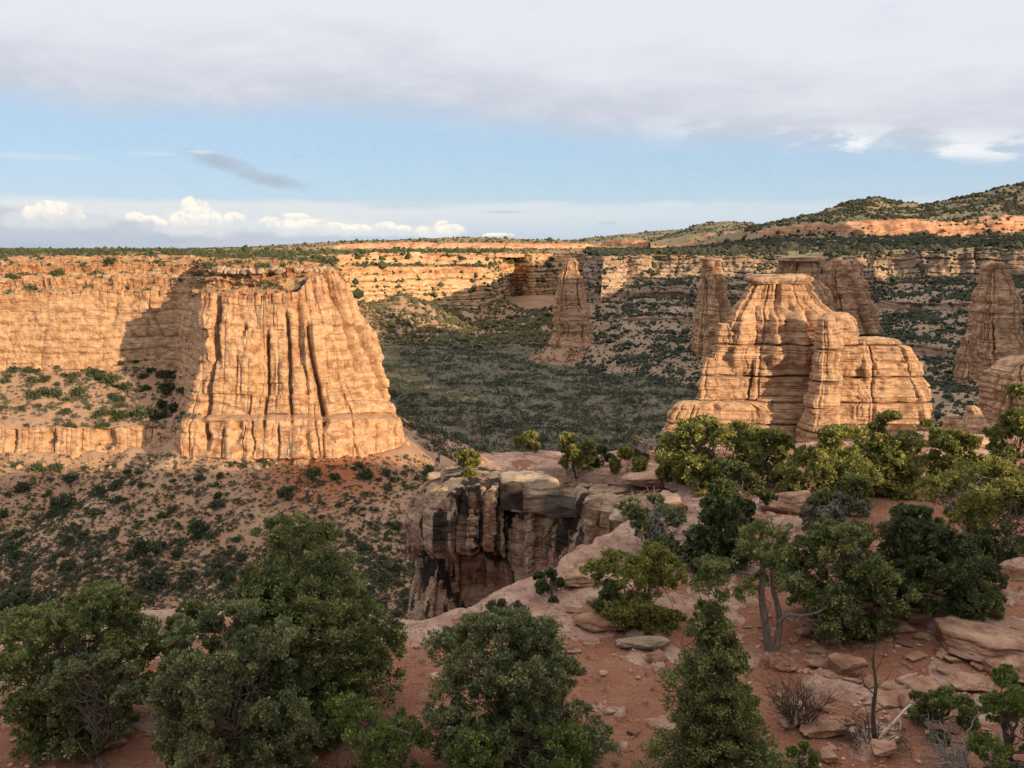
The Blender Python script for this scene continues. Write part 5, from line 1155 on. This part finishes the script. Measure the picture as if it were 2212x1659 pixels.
dead('dead_tree', 'dead tree', 'dead silver grey tree with drooping bare branches in the bottom right corner', 2085, 1690, 185, 190, 'greywood', n=15, depth=4, r0=.045, up=.8, droop=.55)
dead('dead_bush', 'dead bush', 'pale bare twigs under the dense thicket beside the twisted trunk', 1800, 1345, 90, 130, 'greywood', n=8, depth=4, r0=.03, up=.5, droop=.3)
dead('dead_bush', 'dead bush', 'grey leafless brush on the slickrock below the thin grey twigged juniper', 1430, 1195, 90, 130, 'greywood', n=14, depth=4, r0=.02, up=.7)

def line_world(pts, Y):
    return np.array([D(u, v, Y + dy) for (u, v, dy) in pts])
def smooth_line(P, n=24):
    t = np.linspace(0, len(P) - 1, n); i = np.clip(t.astype(int), 0, len(P) - 2); f = (t - i)[:, None]
    g = lambda k: P[np.clip(k, 0, len(P) - 1)]
    a, b, c, d = g(i - 1), g(i), g(i + 1), g(i + 2)
    return .5 * (2 * b + (c - a) * f + (2 * a - 5 * b + 4 * c - d) * f ** 2 + (3 * b - a - 3 * c + d) * f ** 3)
def stick(name, cat, label, base, limbs, wood):
    """one fallen branch or bare trunk; limbs are lines read at the distance of its foot: [(u, v, dy)...], thick, thin in metres"""
    o = on_ground(*base); W = []
    for pts, r0, r1 in limbs:
        P = smooth_line(line_world(pts, o[1]), 22); n = len(P)
        rr = np.linspace(r0, r1, n) * (1 + .18 * n1(np.arange(n) * .6, int(base[0]) + len(W), 2)); W.append(tube(P - o, rr, 7))
    V, F = join(W); return put(name, mesh_np(name, V, F, True), MAT[wood], loc=o, label=label, category=cat)
stick('dead_tree', 'dead tree', 'thin dead snag standing upright on the stony slope', (1890, 1600),
      [([(1890, 1606, 0), (1886, 1540, 0), (1892, 1480, 0), (1886, 1430, 0), (1890, 1392, 0)], .075, .02), ([(1888, 1455, 0), (1905, 1425, .1), (1912, 1395, .1)], .02, .007), ([(1889, 1500, 0), (1868, 1478, -.1), (1860, 1450, 0)], .02, .007),
       ([(1888, 1540, 0), (1918, 1525, .2), (1938, 1530, .2)], .024, .008), ([(1886, 1520, 0), (1856, 1528, -.2), (1838, 1548, -.2)], .022, .007), ([(1886, 1430, 0), (1872, 1412, 0)], .012, .005), ([(1892, 1480, 0), (1914, 1468, 0), (1926, 1448, 0)], .014, .005)], 'brownwood')
stick('fallen_branch', 'branch', 'bleached forked fallen branch lying on the red soil at right', (1902, 1598),
      [([(1900, 1600, -.2), (1908, 1582, -.1), (1930, 1562, .1), (1952, 1536, .35), (1968, 1522, .5)], .05, .035), ([(1938, 1552, .15), (1945, 1560, .1), (1944, 1578, 0)], .03, .018), ([(1908, 1582, -.1), (1898, 1578, -.15)], .03, .02)], 'palewood')
stick('fallen_log', 'log', 'dark curved fallen log arching over the pink slab', (1690, 1100),
      [([(1648, 1082, .3), (1668, 1088, .1), (1690, 1084, 0), (1708, 1080, 0), (1722, 1090, -.2), (1736, 1102, -.3)], .17, .10), ([(1676, 1086, .1), (1682, 1072, 0), (1678, 1060, 0)], .06, .02), ([(1652, 1084, .2), (1640, 1096, .1), (1638, 1122, 0)], .05, .02)], 'brownwood')

def twisted():
    o = on_ground(1663, 1402); Y = o[1]; k = PXM(Y); rs = np.random.RandomState(5); W = []
    L = [([(1662, 1412, 0), (1652, 1340, 0), (1645, 1280, 0), (1648, 1230, .1), (1640, 1180, .2), (1650, 1140, .2)], .16, .05), ([(1674, 1412, 0), (1684, 1350, .1), (1680, 1310, .1), (1668, 1262, .1), (1672, 1200, 0), (1690, 1160, 0)], .14, .035),
         ([(1682, 1345, 0), (1700, 1328, -.1), (1735, 1330, -.3), (1775, 1318, -.5), (1800, 1290, -.6)], .09, .025), ([(1735, 1330, -.3), (1762, 1348, -.5), (1782, 1362, -.6)], .03, .01), ([(1668, 1262, .1), (1700, 1250, -.2), (1735, 1262, -.3)], .05, .015),
         ([(1645, 1280, 0), (1622, 1262, 0), (1608, 1268, .1)], .05, .015), ([(1640, 1180, .2), (1612, 1165, .2), (1596, 1172, .2)], .04, .012), ([(1648, 1230, .1), (1670, 1190, .3), (1700, 1180, .4)], .04, .012), ([(1640, 1195, 0), (1630, 1160, -.1), (1615, 1140, -.1)], .03, .01)]
    for pts, r0, r1 in L:
        P = smooth_line(line_world(pts, Y), 22) - o; W.append(tube(P, np.linspace(r0, r1, 22), 8))
        for j in range(7):
            a = P[rs.randint(6, 22)]; W.append(tube(wiggle(rs, a, a + rs.normal(size=3) * .38, 5, .25), np.linspace(.018, .005, 5), 4))
    puffs = [(1615, 1155, 24), (1645, 1138, 26), (1672, 1150, 24), (1600, 1178, 20), (1630, 1172, 22), (1660, 1178, 24), (1690, 1170, 20), (1622, 1198, 18), (1685, 1195, 16), (1612, 1268, 20), (1600, 1282, 13), (1690, 1262, 20), (1712, 1252, 18), (1735, 1268, 15), (1640, 1245, 12), (1785, 1355, 18), (1775, 1372, 14), (1800, 1345, 12), (1665, 1212, 14)]
    C, R_ = [], []
    for u, v, r in puffs:
        for j in range(7):
            c = D(u + rs.normal() * r * .5, v + rs.normal() * r * .42, Y + rs.normal() * .45) - o; C.append(c); R_.append(r / k * rs.uniform(.4, .62))
    lv, lf = sprigs(rs, np.array(C), np.array(R_), 70, 6.4 / k, .35)
    t = empty('juniper_tree', o, label='old twisted juniper with a bare pale split trunk beside the dark thicket', category='tree')
    V, F = join(W); put('trunk', mesh_np('twisted_trunk', V, F, True), MAT['oldwood'], t)
    put('crown', mesh_np('twisted_crown', lv, lf), MAT['juniper'], t)
twisted()

# ------------------------------------------------------------------ shrubs of the left slope, one object each
def small_bush(seed, wide=1.0):
    rs = np.random.RandomState(seed); n = 12
    d = rs.normal(size=(n, 3)); d[:, 2] = np.abs(d[:, 2]); d /= np.linalg.norm(d, axis=1)[:, None]
    C = d * rs.uniform(.25, .8, (n, 1)) * np.array([1 * wide, 1 * wide, .8]); C[:, 2] += .18
    return sprigs(rs, C, rs.uniform(.26, .46, n), 30, .34, .3)
BUSH = [mesh_np('shrub_foliage', *small_bush(60 + k, 1 + .12 * k)) for k in range(6)]
for m_ in BUSH: m_.materials.append(MAT['scrub'])
def bushes(name, pts, size, label, group, seed):
    rs = np.random.RandomState(seed)
    for p in pts:
        s_ = size * math.exp(rs.normal(0, .42))
        o = put(name, BUSH[rs.randint(6)], loc=(p[0], p[1], p[2] - .1), label=label, category='shrub', group=group)
        o.rotation_euler = (0, 0, rs.rand() * 6.28); o.scale = (s_, s_, s_ * rs.uniform(.8, 1.25))
leftside = lambda c, u, v: (c[..., 0] < 5) * (c[..., 1] < 520) * (v < 1400) * (u < 930) * (v > 985)
bushes('shrub', scatter('valley', 175, 21, .5, lambda c, u, v: leftside(c, u, v) * (v > 1010), scale=18, lo=-.5, hi=.2, pad=5), 2.35, 'dark green shrub growing on the shaded talus slope below the left cliff', 'shrubs on the left talus slope', 31)
bushes('shrub', scatter('cliff', 80, 22, .75, lambda c, u, v: (c[..., 2] < -66) * (u < 420) * (v < 925), scale=14, lo=-.3, hi=.3, pad=5), 2.6, 'green shrub growing on the ledge halfway up the left cliff', 'shrubs on the ledge of the left cliff', 32)
bushes('shrub', scatter('ledges', 30, 23, .8, lambda c, u, v: (c[..., 1] < 700) * (u < 740), scale=14, lo=-.3, hi=.3, pad=5), 2.0, 'green shrub growing on the red rim ledges above the left cliff', 'shrubs on the rim ledges', 33)
MAT['brush'] = leaf_mat('grey_brush_leaves', (.075, .078, .060), (.125, .128, .098), (.19, .19, .145))
scrub('talus_scrub', scatter('valley', 5200, 24, .5, lambda c, u, v: leftside(c, u, v) * (.5 + sst(v, 1060, 1240)), scale=14, lo=-.4, hi=.3), .85, 'scrub', 'small green scrub between the shrubs of the left talus slope', 34, 2)
scrub('talus_brush', scatter('valley', 12500, 27, .5, lambda c, u, v: leftside(c, u, v) * (.25 + sst(v, 1100, 1280)), scale=12, lo=-.5, hi=.2), .62, 'brush', 'low grey brush covering the foot of the left talus slope', 37, 2)
scrub('ledge_scrub', scatter('cliff', 1500, 25, .7, lambda c, u, v: (c[..., 2] < -62) * (u < 430), scale=12, lo=-.3, hi=.35), .75, 'brush', 'low scrub between the shrubs of the left cliff ledge', 35, 2)
MAT['rubble'] = rock_mat('talus_rubble', [(.34, .20, .12), (.46, .31, .20), (.52, .37, .25)], bands=.6, scale=2, streak=.05, seed=14)
scrub('talus_rubble', scatter('valley', 5200, 26, .5, leftside, scale=20, lo=-.5, hi=.4), .5, 'rubble', 'fallen rock rubble on the left talus slope', 36, 1)

# ------------------------------------------------------------------ stones and grit on the red ground
MAT['stone'] = rock_mat('loose_stone', [(.30, .15, .105), (.42, .255, .185), (.50, .345, .27)], bands=2.0, scale=9, streak=.05, seed=15, bumpd=.03)
STONE = [mesh_np('stone', *rock_shape(300 + k, (1, .75, .42), sub=3, planes=9), True) for k in range(7)]
for m_ in STONE: m_.materials.append(MAT['stone'])
def stones():
    rs = np.random.RandomState(77); n = 0
    spots = [(rs.normal(1880, 170), rs.normal(1500, 90)) for _ in range(150)] + [(rs.normal(1950, 150), rs.normal(1420, 70)) for _ in range(40)] + [(rs.normal(1760, 90), rs.normal(1400, 30)) for _ in range(50)] + [(rs.uniform(900, 1450), rs.uniform(1330, 1650)) for _ in range(45)] + [(rs.uniform(20, 420), rs.uniform(1560, 1659)) for _ in range(20)]
    for u, v in spots:
        if not (-20 < u < 2230 and 1180 < v < 1665): continue
        p = on_ground(u, v); s_ = .16 * math.exp(rs.normal(0, .5))
        o = put('stone', STONE[rs.randint(7)], loc=(p[0], p[1], p[2]), label='loose reddish stone lying on the red soil', category='stone', group='loose stones on the red ground')
        o.scale = (s_ * rs.uniform(.9, 1.6), s_ * rs.uniform(.8, 1.3), s_ * rs.uniform(.6, 1.1)); o.rotation_euler = (rs.normal() * .15, rs.normal() * .15, rs.rand() * 6.28)
stones()
def grit():
    rs = np.random.RandomState(78); n = 20000
    y = 21 + 42 * rs.rand(n) ** 1.3; x = (rs.rand(n) * 2 - 1) * (y * .62 + 2)
    ok = (poly_sd(x, y) > .3) & (fbm(np.stack([x, y, 0 * x], -1) / 3.0 + 60, 3) + rs.normal(size=n) * .25 > -.1); x, y = x[ok], y[ok]
    P = np.stack([x, y, ground_z(x, y)], -1)
    V, F = rock_shape(401, (1, .8, .5), sub=1, planes=6); m = len(P); s_ = .055 * np.exp(rs.normal(0, .5, m)); an = rs.rand(m) * 6.28; ca, sa = np.cos(an)[:, None], np.sin(an)[:, None]
    q = np.stack([V[None, :, 0] * ca - V[None, :, 1] * sa, V[None, :, 0] * sa + V[None, :, 1] * ca, np.broadcast_to(V[None, :, 2], (m, len(V)))], -1) * s_[:, None, None] + P[:, None]
    put('gravel', mesh_np('gravel', q.reshape(-1, 3), (F[None] + (np.arange(m) * len(V))[:, None, None]).reshape(-1, 3)), MAT['stone'], kind='stuff', label='fine red gravel on the soil', category='gravel')
grit()


# thin slabs breaking out of the stony slope on the right
SLAB = [mesh_np('slab', *rock_shape(500 + k, (1, .7, .22), sub=5, planes=12, rough=.16), True) for k in range(6)]
for m_ in SLAB: m_.materials.append(MAT['slab'])
def slabs():
    rs = np.random.RandomState(91)
    for k in range(46):
        u, v = (rs.uniform(1700, 2190), rs.uniform(1400, 1600)) if k < 32 else (rs.uniform(1180, 1420), rs.uniform(1250, 1430)) if k < 40 else (rs.uniform(1820, 2050), rs.uniform(1320, 1400))
        p = on_ground(u, v); s_ = .55 * math.exp(rs.normal(0, .42))
        o = put('flat_rock', SLAB[rs.randint(6)], loc=(p[0], p[1], p[2] - .02), label='thin flat red slab half buried in the stony ground', category='flat rock', group='thin slabs breaking out of the slope')
        o.scale = (s_ * rs.uniform(1, 1.7), s_, s_ * rs.uniform(.7, 1.2)); o.rotation_euler = (rs.normal() * .1, rs.normal() * .1, rs.normal() * .5)
slabs()

# broken course of pale blocks along the rim
MAT['rimrock'] = rock_mat('pale_rimrock', [(.40, .27, .17), (.52, .38, .26), (.60, .46, .33)], bands=.5, scale=2, streak=.1, seed=17)
RIM = [mesh_np('rim_block', *rock_shape(700 + k, (1, .9, .55), sub=3, planes=7, rough=.05), False) for k in range(6)]
for m_ in RIM: m_.materials.append(MAT['rimrock'])
def rim_blocks():
    rs = np.random.RandomState(19); u = 470
    line = [(470, 583, 527), (550, 583, 519), (640, 582, 511), (700, 581, 514), (728, 588, 519)]
    A = np.array(line, float)
    while u < 728:
        v = np.interp(u, A[:, 0], A[:, 1]); Y = np.interp(u, A[:, 0], A[:, 2]); p = D(u, v + rs.uniform(0, 4), Y + rs.uniform(-2, 2)); w = rs.uniform(3.0, 7.5)
        o = put('rim_block', RIM[rs.randint(6)], loc=(p[0], p[1], p[2] - 1.2), label='pale block in the broken rim course on top of the left buttress', category='rock', group='pale rim blocks of the left buttress')
        o.scale = (w, w * .9, rs.uniform(5, 8.5)); o.rotation_euler = (rs.normal() * .06, rs.normal() * .06, rs.rand() * 6.28)
        u += w * 2.3
    for k in range(34):
        u = rs.uniform(0, 420); v = rs.choice([602, 583, 571]) + rs.uniform(-3, 6); Y = {True: 600}.get(v > 597, 625 if v > 580 else 650) - 4; p = D(u, v, Y); w = rs.uniform(3, 8)
        o = put('rim_block', RIM[rs.randint(6)], loc=(p[0], p[1], p[2] - 1), label='pale block lying on the red ledges above the left cliff wall', category='rock', group='pale blocks on the rim ledges')
        o.scale = (w, w * .8, rs.uniform(4, 8)); o.rotation_euler = (rs.normal() * .06, rs.normal() * .06, rs.rand() * 6.28)
rim_blocks()

# dry grass and needle litter in the soil
MAT['straw'] = leaf_mat('dry_grass_blades', (.17, .12, .07), (.29, .22, .13), (.42, .34, .21))
def dry_grass():
    rs = np.random.RandomState(81); n = 900
    y = 21 + 40 * rs.rand(n) ** 1.2; x = (rs.rand(n) * 2 - 1) * (y * .6 + 2); f = fbm(np.stack([x, y, 0 * x], -1) / 5.0 + 90, 3)
    ok = (poly_sd(x, y) > .6) & (f > .05) & (rock_field(x, y) < .6); x, y = x[ok], y[ok]; m, b = len(x), 16
    P = np.stack([x, y, ground_z(x, y) - .02], -1)[:, None]; an = rs.rand(m, b, 1) * 6.28; l = .22 * np.exp(rs.normal(0, .4, (m, b, 1)))
    dr = np.concatenate([np.cos(an) * .55, np.sin(an) * .55, 1 + 0 * an], -1) * l; sd_ = np.concatenate([-np.sin(an), np.cos(an), 0 * an], -1) * .012
    o = P + np.concatenate([np.cos(an), np.sin(an), 0 * an], -1) * .08 * rs.rand(m, b, 1)
    q = np.stack([o - sd_, o + sd_, o + dr], 2).reshape(-1, 3)
    put('dry_grass', mesh_np('dry_grass', q, np.arange(len(q)).reshape(-1, 3)), MAT['straw'], kind='stuff', label='sparse dry grass in the red soil', category='grass')
dry_grass()
